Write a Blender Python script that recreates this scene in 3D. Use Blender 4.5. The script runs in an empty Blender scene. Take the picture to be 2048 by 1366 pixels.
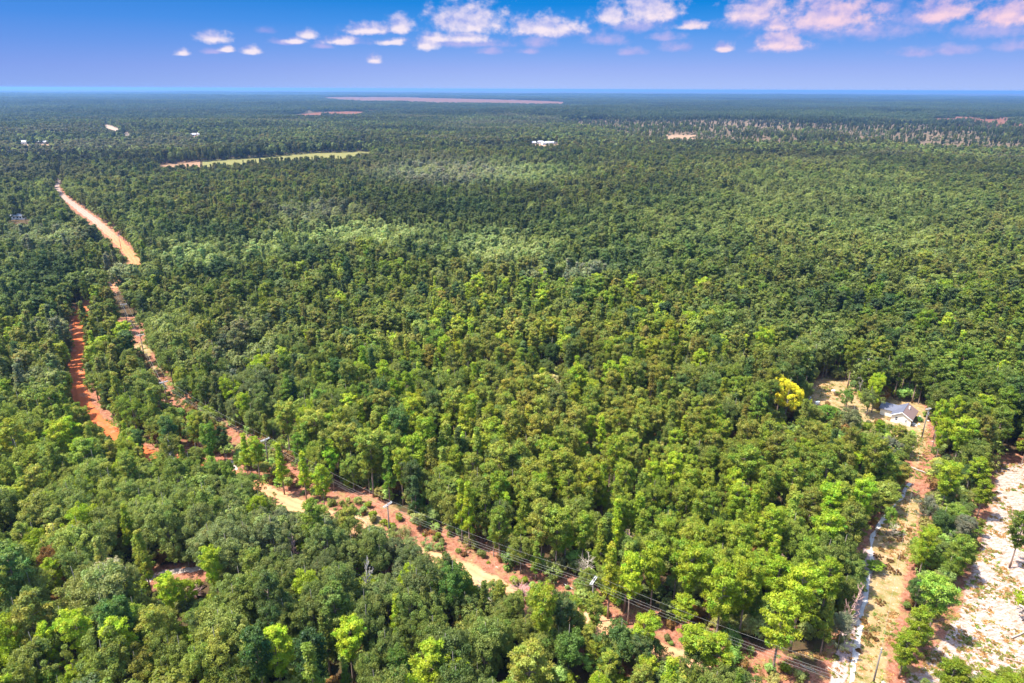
import bpy, math, random
import numpy as np
from mathutils import Vector, Matrix

scene = bpy.context.scene
COL = scene.collection
R = math.radians
rng = np.random.default_rng(7)
random.seed(7)

# ------------------------------------------------------------------ camera
H = 100.0; PITCH = R(20.3); ROLL = R(0.22); F = 1365.33
fw = np.array([0, math.cos(PITCH), -math.sin(PITCH)])
r0 = np.array([1.0, 0, 0]); u0 = np.array([0, math.sin(PITCH), math.cos(PITCH)])
rt = math.cos(ROLL)*r0 + math.sin(ROLL)*u0
up = -math.sin(ROLL)*r0 + math.cos(ROLL)*u0
cam = bpy.data.cameras.new('camera'); camo = bpy.data.objects.new('camera', cam)
COL.objects.link(camo); scene.camera = camo
cam.lens = 24; cam.sensor_width = 36; cam.clip_start = 0.5; cam.clip_end = 120000
M = Matrix.Identity(4)
for i in range(3):
    M[i][0] = rt[i]; M[i][1] = up[i]; M[i][2] = -fw[i]
M[2][3] = H
camo.matrix_world = M
scene.render.resolution_x = 1024; scene.render.resolution_y = 683

# ------------------------------------------------------------------ light
SUN_EL, SUN_AZ = 62.0, -100.0         # azimuth from +Y towards +X, degrees
EXPOSURE = 1.92
scene.view_settings.view_transform = 'Standard'; scene.view_settings.look = 'None'
scene.view_settings.exposure = EXPOSURE; scene.view_settings.gamma = 1.0
sun = bpy.data.lights.new('sun', 'SUN'); suno = bpy.data.objects.new('sun', sun); COL.objects.link(suno)
sun.energy = 3.3; sun.angle = R(1.0); sun.color = (1.0, 0.95, 0.86)
sd = Vector((math.sin(R(SUN_AZ))*math.cos(R(SUN_EL)), math.cos(R(SUN_AZ))*math.cos(R(SUN_EL)), math.sin(R(SUN_EL))))
suno.rotation_euler = (-sd).to_track_quat('-Z', 'Y').to_euler(); suno.location = (0, 0, 300)

def pray(px, py):
    X = (px-1024)/F; Y = (683-py)/F
    d = fw + X*rt + Y*up
    return d/np.linalg.norm(d)

# node helper
class NT:
    def __init__(s, tree): s.t = tree; s.n = tree.nodes; s.l = tree.links
    def new(s, typ, **kw):
        n = s.n.new(typ)
        for k, v in kw.items(): setattr(n, k, v)
        return n
    def set(s, sock, v):
        if isinstance(v, bpy.types.NodeSocket): s.l.new(v, sock)
        else: sock.default_value = v
    def math(s, op, a, b=None, c=None, clamp=False):
        n = s.new('ShaderNodeMath', operation=op); n.use_clamp = clamp
        s.set(n.inputs[0], a)
        if b is not None: s.set(n.inputs[1], b)
        if c is not None: s.set(n.inputs[2], c)
        return n.outputs[0]
    def vmath(s, op, a, b=None):
        n = s.new('ShaderNodeVectorMath', operation=op)
        s.set(n.inputs[0], a)
        if b is not None:
            if op == 'SCALE': s.set(n.inputs[3], b)
            else: s.set(n.inputs[1], b)
        return n.outputs[1] if op in ('LENGTH', 'DISTANCE', 'DOT_PRODUCT') else n.outputs[0]
    def mix(s, f, a, b, blend='MIX'):
        n = s.new('ShaderNodeMix', data_type='RGBA', blend_type=blend)
        s.set(n.inputs[0], f)
        for sock, v in ((n.inputs[6], a), (n.inputs[7], b)):
            if isinstance(v, bpy.types.NodeSocket): s.l.new(v, sock)
            else: sock.default_value = (*v, 1) if len(v) == 3 else v
        return n.outputs[2]
    def noise(s, vec, scale, detail=4, rough=0.55, dist=0.0):
        n = s.new('ShaderNodeTexNoise'); n.inputs['Scale'].default_value = scale
        n.inputs['Detail'].default_value = detail; n.inputs['Roughness'].default_value = rough
        n.inputs['Distortion'].default_value = dist
        if vec is not None: s.l.new(vec, n.inputs['Vector'])
        return n.outputs['Fac']
    def smooth(s, v, a, b):
        n = s.new('ShaderNodeMapRange', interpolation_type='SMOOTHSTEP')
        s.set(n.inputs[0], v); n.inputs[1].default_value = a; n.inputs[2].default_value = b
        return n.outputs[0]
    def ramp(s, v, stops):
        n = s.new('ShaderNodeValToRGB'); e = n.color_ramp.elements
        while len(e) < len(stops): e.new(0.5)
        for i, (p, c) in enumerate(stops): e[i].position = p; e[i].color = (*c, 1)
        s.set(n.inputs[0], v); return n.outputs[0]

# ------------------------------------------------------------------ world: sky and clouds
world = bpy.data.worlds.new('World'); scene.world = world; world.use_nodes = True
w = NT(world.node_tree); w.n.clear()
out = w.new('ShaderNodeOutputWorld'); bg = w.new('ShaderNodeBackground'); w.l.new(bg.outputs[0], out.inputs[0])
sky = w.new('ShaderNodeTexSky', sky_type='NISHITA'); sky.sun_disc = False
sky.sun_elevation = R(SUN_EL); sky.sun_rotation = R(SUN_AZ); sky.altitude = 100
SKY_S = 0.15
tc = w.new('ShaderNodeTexCoord'); sep = w.new('ShaderNodeSeparateXYZ'); w.l.new(tc.outputs['Generated'], sep.inputs[0])
az = w.math('MULTIPLY', w.math('ARCTAN2', sep.outputs[0], sep.outputs[1]), 57.2958)
el = w.math('MULTIPLY', w.math('ARCSINE', sep.outputs[2]), 57.2958)
# low sky: deep azure above, lavender haze near the horizon (values are display-linear before exposure / strength)
k = 1.0/(SKY_S*2**EXPOSURE)
def sk(r, g, b): return (r*k, g*k, b*k)
low = w.ramp(w.math('DIVIDE', el, 12.0, clamp=True), [
    (0.0, sk(.43, .56, .95)), (0.12, sk(.33, .46, .92)), (0.25, sk(.18, .38, .88)), (0.38, sk(.06, .31, .84)), (0.50, sk(.008, .25, .76)), (1.0, sk(.008, .2, .64))])
side = w.smooth(az, 5.0, -40.0)
low = w.mix(w.math('MULTIPLY', side, 0.45), low, sk(.10, .25, .76))
above = w.smooth(el, 9.0, 30.0)
skyc = w.mix(above, low, sky.outputs[0])
comb = w.new('ShaderNodeCombineXYZ'); w.l.new(az, comb.inputs[0]); w.l.new(w.math('MULTIPLY', el, 1.25), comb.inputs[1])
n1 = w.noise(comb.outputs[0], 1.0, 8, 0.56)
comb2 = w.new('ShaderNodeCombineXYZ'); w.l.new(w.math('SUBTRACT', az, 0.30), comb2.inputs[0]); w.l.new(w.math('ADD', w.math('MULTIPLY', el, 1.25), 0.44), comb2.inputs[1])
n1b = w.noise(comb2.outputs[0], 1.0, 8, 0.56)
comb3 = w.new('ShaderNodeCombineXYZ'); w.l.new(az, comb3.inputs[0]); w.l.new(el, comb3.inputs[1])
BR = [(427,79,27,16),(935,50,74,42),(870,78,34,14),(935,78,44,16),(853,92,26,20),(1085,58,76,26),(1225,36,34,28),(1295,24,60,40),
      (1510,30,56,34),(1555,54,26,20),(1562,88,42,26),(1660,36,76,44),(1892,28,42,30),(2012,34,48,30),(617,73,18,13),(503,104,17,12),
      (1450,99,18,12),(748,122,17,12),(735,62,40,16),(800,56,30,22),(780,86,24,10),(1380,54,30,12),(452,101,13,8),(680,84,26,12),(365,108,13,8),(590,84,20,8)]
FA = [(740,62,60,18),(690,84,60,12),(575,86,40,9),(930,88,110,16),(1100,66,90,22),(1075,88,34,22),(1275,50,90,34),(1215,82,50,20),(1330,76,46,14),(1265,106,30,12),
      (1355,96,36,16),(1500,48,74,26),(1620,60,110,40),(1740,64,110,34),(1840,40,80,36),(1560,96,60,20),(1905,104,44,14),(1990,60,70,34),
      (2035,94,40,18),(1835,108,40,12),(980,104,34,12),(430,105,26,8),(532,62,20,10),(1770,20,60,26),(645,94,24,8),(1060,104,28,9)]
def field(L, grow=1.0, off=(0, 0)):
    acc = None
    for (cx, cy, rx, ry) in L:
        d = pray(cx, cy); a = math.degrees(math.atan2(d[0], d[1])); e = math.degrees(math.asin(d[2]))
        v = w.vmath('MULTIPLY', w.vmath('SUBTRACT', comb3.outputs[0], (a-off[0], e-off[1], 0)), (23.8/(rx*grow), 23.8/(ry*grow), 0))
        v = w.vmath('MINIMUM', v, w.vmath('MULTIPLY', v, (1, 2.3, 1)))
        q = w.math('SUBTRACT', 1.0, w.vmath('LENGTH', v))
        acc = q if acc is None else w.math('MAXIMUM', acc, q)
    return acc
nz = w.math('MULTIPLY', w.math('SUBTRACT', n1, 0.47), 1.7)
nz2 = w.math('MULTIPLY', w.math('SUBTRACT', n1b, 0.47), 1.7)
fb = w.math('ADD', field(BR, 1.1), nz); fb2 = w.math('ADD', field(BR, 1.1, (.30, -.26)), nz2); ff = w.math('ADD', field(FA, 1.05), nz)
ab = w.smooth(fb, -0.10, 0.72); af = w.math('MULTIPLY', w.smooth(ff, -0.05, 1.1), 0.62)
relief = w.math('ADD', w.math('MULTIPLY', w.math('SUBTRACT', fb, fb2), .95), 0.50, clamp=True)
# warmer to the right of the frame, as in the photograph
warm = w.smooth(az, 5.0, 28.0)
lit = w.mix(warm, sk(.98, .86, .94), sk(1.0, .70, .80))
shade = w.mix(warm, sk(.36, .43, .86), sk(.42, .40, .82))
cb = w.mix(relief, shade, lit)
skyc = w.mix(af, skyc, w.mix(w.math('MULTIPLY', relief, 0.6), sk(.34, .38, .84), sk(.80, .62, .90)))
skyc = w.mix(w.math('MULTIPLY', ab, 0.93), skyc, cb)
w.l.new(skyc, bg.inputs[0]); bg.inputs[1].default_value = SKY_S

# ------------------------------------------------------------------ terrain and pixel helpers
def g(x, y):
    x = np.asarray(x, float); y = np.asarray(y, float)
    r = np.hypot(x, y)
    a = np.clip((r-700)/1800, 0, 1); a = a*a*(3-2*a)
    b = np.clip((r-5000)/9000, 0, 1)
    h = 4*np.sin(x/310+1.3)*np.sin(y/420+.4) + 3*np.sin(x/190-y/260) + 3*np.sin((x+2*y)/900)
    return a*h + b*(10*np.sin(x/2100+.5)*np.sin(y/1500) + 6*np.sin(y/900+x/3000))
def P(px, py, z=0.0):
    d = pray(px, py); h = 0.0
    for _ in range(12):
        t = (z+h-H)/d[2]; x, y = d[0]*t, d[1]*t; h = 0.5*h+0.5*float(g(x, y))
    return x, y
def proj(x, y, z):
    x = np.asarray(x, float); y = np.asarray(y, float); z = np.asarray(z, float)-H
    cz = fw[0]*x+fw[1]*y+fw[2]*z
    cx = rt[0]*x+rt[1]*y+rt[2]*z; cy = up[0]*x+up[1]*y+up[2]*z
    cz = np.where(cz < 1, 1, cz)
    return 1024+F*cx/cz, 683-F*cy/cz, cz
def inpoly(px, py, poly):
    c = np.zeros(np.shape(px), bool); n = len(poly)
    for i in range(n):
        x1, y1 = poly[i]; x2, y2 = poly[(i+1) % n]
        if y1 == y2: continue
        k_ = ((y1 > py) != (y2 > py)) & (px < (x2-x1)*(py-y1)/(y2-y1)+x1)
        c ^= k_
    return c
def sdist(x, y, poly):                      # >0 inside
    n = len(poly); m = np.full(np.shape(x), 1e18)
    for i in range(n):
        ax, ay = poly[i]; bx, by = poly[(i+1) % n]; dx, dy = bx-ax, by-ay; L = dx*dx+dy*dy+1e-9
        t = np.clip(((x-ax)*dx+(y-ay)*dy)/L, 0, 1)
        m = np.minimum(m, (x-ax-t*dx)**2+(y-ay-t*dy)**2)
    m = np.sqrt(m); return np.where(inpoly(x, y, poly), m, -m)
def ldist(x, y, line):
    m = np.full(np.shape(x), 1e18)
    for (ax, ay), (bx, by) in zip(line[:-1], line[1:]):
        dx, dy = bx-ax, by-ay; L = dx*dx+dy*dy+1e-9
        t = np.clip(((x-ax)*dx+(y-ay)*dy)/L, 0, 1)
        m = np.minimum(m, (x-ax-t*dx)**2+(y-ay-t*dy)**2)
    return np.sqrt(m)
def sst(v, a, b):
    t = np.clip((v-a)/(b-a), 0, 1); return t*t*(3-2*t)
_tab = np.random.default_rng(3).random((256, 256))
def vnoise(x, y, s):
    x = np.asarray(x)/s; y = np.asarray(y)/s
    xi = np.floor(x).astype(int); yi = np.floor(y).astype(int); fx = x-xi; fy = y-yi
    fx = fx*fx*(3-2*fx); fy = fy*fy*(3-2*fy)
    t = lambda a, b: _tab[a % 256, b % 256]
    return (t(xi, yi)*(1-fx)+t(xi+1, yi)*fx)*(1-fy)+(t(xi, yi+1)*(1-fx)+t(xi+1, yi+1)*fx)*fy
def fbm(x, y, s): return .5*vnoise(x, y, s)+.3*vnoise(x+91, y+17, s*.45)+.2*vnoise(x+33, y+71, s*.2)

# ------------------------------------------------------------------ object helpers
def mesh_obj(name, verts, faces, mats, parent=None, fmat=None, attrs=None, smooth=False, link=True):
    me = bpy.data.meshes.new(name)
    verts = np.asarray(verts, np.float32); 
    if isinstance(faces, np.ndarray):
        nf, kf = faces.shape
        me.vertices.add(len(verts)); me.vertices.foreach_set('co', verts.ravel())
        me.loops.add(nf*kf); me.loops.foreach_set('vertex_index', faces.astype(np.int32).ravel())
        me.polygons.add(nf); me.polygons.foreach_set('loop_start', np.arange(0, nf*kf, kf, dtype=np.int32))
        me.update(calc_edges=True)
    else:
        me.from_pydata(verts.tolist(), [], faces)
    for m in (mats if isinstance(mats, (list, tuple)) else [mats]): me.materials.append(m)
    if fmat is not None: me.polygons.foreach_set('material_index', np.asarray(fmat, np.int32))
    if attrs:
        for k_, (dom, arr) in attrs.items():
            arr = np.asarray(arr, np.float32)
            if arr.ndim == 1:
                a = me.attributes.new(k_, 'FLOAT', dom); a.data.foreach_set('value', arr)
            else:
                a = me.attributes.new(k_, 'FLOAT_COLOR', dom)
                if arr.shape[1] == 3: arr = np.hstack([arr, np.ones((len(arr), 1), np.float32)])
                a.data.foreach_set('color', arr.ravel())
    if smooth: me.polygons.foreach_set('use_smooth', np.ones(len(me.polygons), bool))
    me.validate(); me.update()
    o = bpy.data.objects.new(name, me)
    if link: COL.objects.link(o)
    if parent: o.parent = parent
    return o
def tag(o, label=None, cat=None, group=None, kind=None):
    if label: o['label'] = label
    if cat: o['category'] = cat
    if group: o['group'] = group
    if kind: o['kind'] = kind
    return o
def empty(name, loc, rz=0):
    o = bpy.data.objects.new(name, None); COL.objects.link(o); o.location = loc; o.rotation_euler = (0, 0, rz)
    o.empty_display_size = 0.5
    return o
class MB:
    def __init__(s): s.v = []; s.f = []; s.n = 0; s.m = []
    def add(s, v, f, m=0):
        s.v.extend([tuple(p) for p in v]); s.f.extend([tuple(i+s.n for i in q) for q in f]); s.m.extend([m]*len(f)); s.n += len(v)
    def box(s, x0, x1, y0, y1, z0, z1, m=0):
        v = [(x, y, z) for z in (z0, z1) for y in (y0, y1) for x in (x0, x1)]
        s.add(v, [(0,2,3,1),(4,5,7,6),(0,1,5,4),(2,6,7,3),(0,4,6,2),(1,3,7,5)], m)
    def tube(s, pts, rad, k_=6, m=0, cap=True):
        pts = [np.array(p, float) for p in pts]; n = len(pts)
        rad = rad if hasattr(rad, '__len__') else [rad]*n
        v = []
        for i, p in enumerate(pts):
            t = pts[min(i+1, n-1)]-pts[max(i-1, 0)]; t = t/(np.linalg.norm(t)+1e-9)
            a = np.cross(t, [0, 0, 1] if abs(t[2]) < .9 else [1, 0, 0]); a /= np.linalg.norm(a); b = np.cross(t, a)
            for j in range(k_):
                th = 2*math.pi*j/k_; v.append(p+rad[i]*(math.cos(th)*a+math.sin(th)*b))
        f = [(i*k_+j, i*k_+(j+1) % k_, (i+1)*k_+(j+1) % k_, (i+1)*k_+j) for i in range(n-1) for j in range(k_)]
        if cap: f += [tuple(range(k_))[::-1], tuple((n-1)*k_+j for j in range(k_))]
        s.add(v, f, m)
    def build(s, name, mats, parent=None, **kw): return mesh_obj(name, s.v, s.f, mats, parent, fmat=s.m, **kw)

# ------------------------------------------------------------------ materials
def mat(name):
    m = bpy.data.materials.new(name); m.use_nodes = True; t = NT(m.node_tree); t.n.clear()
    o = t.new('ShaderNodeOutputMaterial'); return m, t, o
def simple(name, col, rough=0.8, var=0.25, scale=3.0, metal=0.0, bump=0.0):
    m, t, o = mat(name); b = t.new('ShaderNodeBsdfPrincipled')
    c = t.new('ShaderNodeTexCoord'); n = t.noise(c.outputs['Object'], scale, 5, 0.6)
    t.l.new(t.mix(n, tuple(x*(1-var) for x in col), tuple(min(1, x*(1+var)) for x in col)), b.inputs['Base Color'])
    b.inputs['Roughness'].default_value = rough; b.inputs['Metallic'].default_value = metal
    b.inputs['Specular IOR Level'].default_value = 0.25
    if bump:
        bu = t.new('ShaderNodeBump'); bu.inputs['Distance'].default_value = bump; t.l.new(n, bu.inputs['Height']); t.l.new(bu.outputs[0], b.inputs['Normal'])
    t.l.new(b.outputs[0], o.inputs[0]); return m
def leafmat(name, trans=0.25):
    m, t, o = mat(name)
    a = t.new('ShaderNodeAttribute', attribute_type='INSTANCER', attribute_name='tint')
    v = t.new('ShaderNodeAttribute', attribute_type='GEOMETRY', attribute_name='var')
    col = t.vmath('MULTIPLY', t.vmath('MULTIPLY', a.outputs['Vector'], v.outputs['Vector']), (1.07, 1.14, 1.08))
    d = t.new('ShaderNodeBsdfDiffuse'); tr = t.new('ShaderNodeBsdfTranslucent'); gl = t.new('ShaderNodeBsdfGlossy')
    t.l.new(col, d.inputs[0]); gl.inputs['Roughness'].default_value = 0.55; gl.inputs[0].default_value = (.9, .95, 1, 1)
    t.l.new(t.vmath('MULTIPLY', col, (1.25, 1.2, .7)), tr.inputs[0])
    mx = t.new('ShaderNodeMixShader'); mx.inputs[0].default_value = trans
    t.l.new(d.outputs[0], mx.inputs[1]); t.l.new(tr.outputs[0], mx.inputs[2])
    mg = t.new('ShaderNodeMixShader'); mg.inputs[0].default_value = 0.012
    t.l.new(mx.outputs[0], mg.inputs[1]); t.l.new(gl.outputs[0], mg.inputs[2])
    t.l.new(mg.outputs[0], o.inputs[0]); return m
M_NEEDLE = leafmat('pine_needles', .40); M_LEAF = leafmat('leaves', .42)
M_BARK = simple('pine_bark', (.24, .17, .13), .9, .4, 2.0); M_OBARK = simple('oak_bark', (.20, .17, .14), .9, .4, 2.0)
M_DEAD = simple('bleached_wood', (.34, .30, .26), .85, .3, 3.0); M_TWIG = simple('dry_twigs', (.42, .26, .22), .9, .4, 2.0)
M_PTWIG = simple('grey_twigs', (.42, .36, .27), .9, .3, 2.0)
M_POLE = simple('weathered_pole_wood', (.17, .14, .12), .85, .35, 1.5); M_ARM = simple('grey_crossarm', (.44, .43, .41), .7, .2, 3)
M_WIRE = simple('aluminium_wire', (.30, .29, .25), .5, .1, 1); M_INS = simple('porcelain', (.6, .6, .58), .3, .1, 4)
M_METAL = simple('grey_enamel', (.62, .66, .66), .4, .1, 2)
M_WALL = simple('cream_siding', (.80, .72, .58), .7, .08, 1.2); M_TRIM = simple('white_trim', (.8, .79, .76), .6, .06, 2)
M_ROOF = simple('brown_shingles', (.17, .115, .105), .85, .3, 6, bump=.02); M_ROOF_SKY = simple('sky_tinted_shingles', (.105, .11, .145), .7, .25, 5, bump=.02)  # second roof colour is greyed: bluish sky reflection put into the shingles
M_GLASS = simple('dark_glass', (.03, .035, .045), .12, .2, 1); M_DARK = simple('dark_opening', (.02, .02, .02), .8, .2, 2)
M_WHITE = simple('white_painted', (.8, .8, .78), .5, .1, 2); M_TAN = simple('tan_siding', (.38, .31, .23), .8, .15, 2)
M_MROOF = simple('white_metal_roof', (.45, .45, .46), .35, .1, .3); M_GROOF = simple('pale_grey_roof', (.38, .38, .4), .6, .2, .5)

# ------------------------------------------------------------------ zones (pixels of the photograph, put on the ground)
def W(pl): return [P(*p) for p in pl]
# open ground visible in the photograph: no crown may stand in front of it
OPEN = [
 [(250,642),(272,634),(292,682),(320,735),(347,772),(368,796),(366,822),(352,805),(328,768),(300,716),(276,690),(268,668)],           # upper cut
 [(158,636),(166,626),(166,700),(163,745),(172,790),(200,835),(182,836),(144,792),(150,720)], [(172,788),(196,800),(212,842),(236,868),(228,880),(200,862),(184,838)], [(238,868),(250,874),(246,884),(234,880)],                                          # orange road
 [(112,362),(128,356),(120,376),(140,398),(200,440),(250,480),(275,520),(270,524),(232,490),(196,456),(150,424),(122,394),(110,376)],  # far road
 [(646,968),(690,982),(760,1000),(800,1015),(820,1052),(865,1068),(930,1090),(985,1112),(1030,1142),(1045,1160),(990,1148),(930,1118),(870,1092),(820,1075),(765,1050),(705,1004),(655,985)],
 [(1075,1158),(1130,1160),(1175,1172),(1150,1180),(1095,1172)],
 [(1205,1215),(1270,1212),(1300,1225),(1290,1240),(1215,1238)],[(1310,1240),(1365,1245),(1380,1262),(1375,1290),(1335,1285)],
 [(530,985),(560,990),(600,1008),(596,1022),(560,1012),(535,1000)],[(655,1030),(668,1036),(664,1050),(652,1044)],
 [(700,1052),(722,1058),(716,1068),(702,1062)],[(785,1090),(800,1094),(790,1106)],[(850,1114),(880,1120),(872,1130),(856,1126)],
 [(925,1134),(962,1148),(955,1166),(928,1150)],[(1052,1220),(1085,1226),(1090,1236),(1060,1234)],[(1318,1296),(1362,1308),(1358,1330),(1328,1334)],[(1185,1240),(1210,1250),(1215,1262),(1190,1262)],
 [(440,925),(480,918),(478,940),(448,944)],[(455,855),(480,862),(500,882),(480,884),(462,872)],[(566,905),(590,925),(612,950),(600,956),(575,930)],
 [(285,905),(312,906),(318,922),(292,922)],[(355,918),(380,922),(378,934),(362,934)],
 [(555,842),(588,838),(584,858),(560,872)],
 [(285,1145),(365,1142),(380,1150),(345,1165),(295,1160)],[(375,1130),(455,1126),(400,1150),(370,1158)],[(130,1186),(165,1184),(158,1200),(135,1200)],
 [(1500,1318),(1540,1300),(1600,1318),(1690,1290),(1700,1240),(1715,1200),(1730,1150),(1736,1100),(1748,1050),(1775,1012),(1800,985),(1826,960),(1815,930),(1828,900),(1838,872),(1850,840),(1866,838),(1866,870),(1858,920),(1850,960),(1842,1000),(1836,1050),(1822,1110),(1806,1180),(1796,1250),(1778,1300),(1775,1366),(1520,1366)],
 [(1625,790),(1640,762),(1672,758),(1700,772),(1712,790),(1690,792),(1700,812),(1715,826),(1700,824),(1672,800),(1640,806),(1622,806)],
 [(1778,808),(1820,808),(1846,822),(1842,840),(1830,856),(1800,850),(1776,838)],
 [(1772,796),(1800,798),(1805,808),(1780,808)],
 [(1700,800),(1712,792),(1742,818),(1760,830),(1752,838),(1720,828)],
 [(1992,928),(2060,930),(2060,1330),(1900,1318),(1868,1330),(1850,1366),(1800,1366),(1828,1318),(1872,1262),(1912,1200),(1930,1150),(1955,1100),(1970,1050),(1985,990)],
 [(1990,898),(2040,906),(2048,930),(1996,930)],
 # far ground
 [(312,328),(400,322),(520,314),(620,305),(742,302),(740,309),(680,315),(560,318),(470,326),(400,334),(330,336)],
 [(620,195),(760,194),(900,197),(1060,201),(1150,205),(1120,209),(900,206),(700,201)],
 [(1335,272),(1388,271),(1392,276),(1340,277)],[(1060,286),(1120,287),(1118,291),(1062,291)],
 [(128,215),(136,215),(141,224),(135,224)],[(205,248),(216,250),(238,258),(232,262),(214,256)],[(248,264),(256,266),(262,273),(254,273)],
 [(38,286),(60,286),(58,290),(40,290)],[(68,286),(102,286),(100,290),(70,290)],
 [(14,436),(58,434),(58,441),(16,444)],[(380,268),(402,268),(400,274),(384,275)],
]
OPENA = [np.array(p, float) for p in OPEN]
BB = [(p[:, 0].min(), p[:, 0].max(), p[:, 1].min(), p[:, 1].max()) for p in OPENA]
SPARSE = [(1110,243),(1300,238),(1500,238),(1700,244),(1860,252),(2300,260),(2300,322),(2048,312),(1850,308),(1600,302),(1400,296),(1250,282)]
REDFAR = [[(550,235),(640,226),(700,224),(755,226),(730,236),(640,242)], [(1850,237),(1950,234),(2200,237),(2200,256),(1960,255),(1860,250)]]
PALEFAR = [[(1300,212),(1480,212),(1475,216),(1310,216)], [(1700,224),(1900,228),(1960,233),(1800,231)], [(450,260),(560,262),(548,265),(460,264)]]
def blocked(px, py):
    b = np.zeros(np.shape(px), bool)
    for p, (x0, x1, y0, y1) in zip(OPENA, BB):
        k_ = (px > x0) & (px < x1) & (py > y0) & (py < y1)
        if k_.any():
            idx = np.nonzero(k_)[0]; b[idx] |= inpoly(px[idx], py[idx], p.tolist())
    return b

poles_w = [P(247,608,10.5), P(280,669,10.5), P(327,763,10.5), P(530,878,10.5), P(775,1008,10.5), P(1187,1160,10.5)]
a_, b_ = np.array(poles_w[-2]), np.array(poles_w[-1]); poles_w.append(tuple(b_+(b_-a_)*0.98))
pre = np.array(poles_w[0])+(np.array(poles_w[0])-np.array(poles_w[1]))*1.05
pre2 = P(237,478,10.5)
cut_line = [P(272,522), tuple(pre)] + poles_w + [tuple(np.array(poles_w[-1])+(b_-a_))]
road_px = [(128,352),(114,366),(113,377),(124,391),(150,411),(198,448),(236,482),(268,520),(262,545),(205,590),(168,612),(160,650),(158,700),(155,745),(160,790),(186,838),(235,880),(295,912),(366,925),(450,950),(530,984),(598,1014),(660,1040),(712,1060),(790,1094),(862,1122),(942,1148),(1068,1220),(1198,1252),(1338,1316),(1480,1376),(1640,1450)]
road_w = W(road_px)
drive_w = W([(1480,1376),(1560,1390),(1640,1400)])

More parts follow.
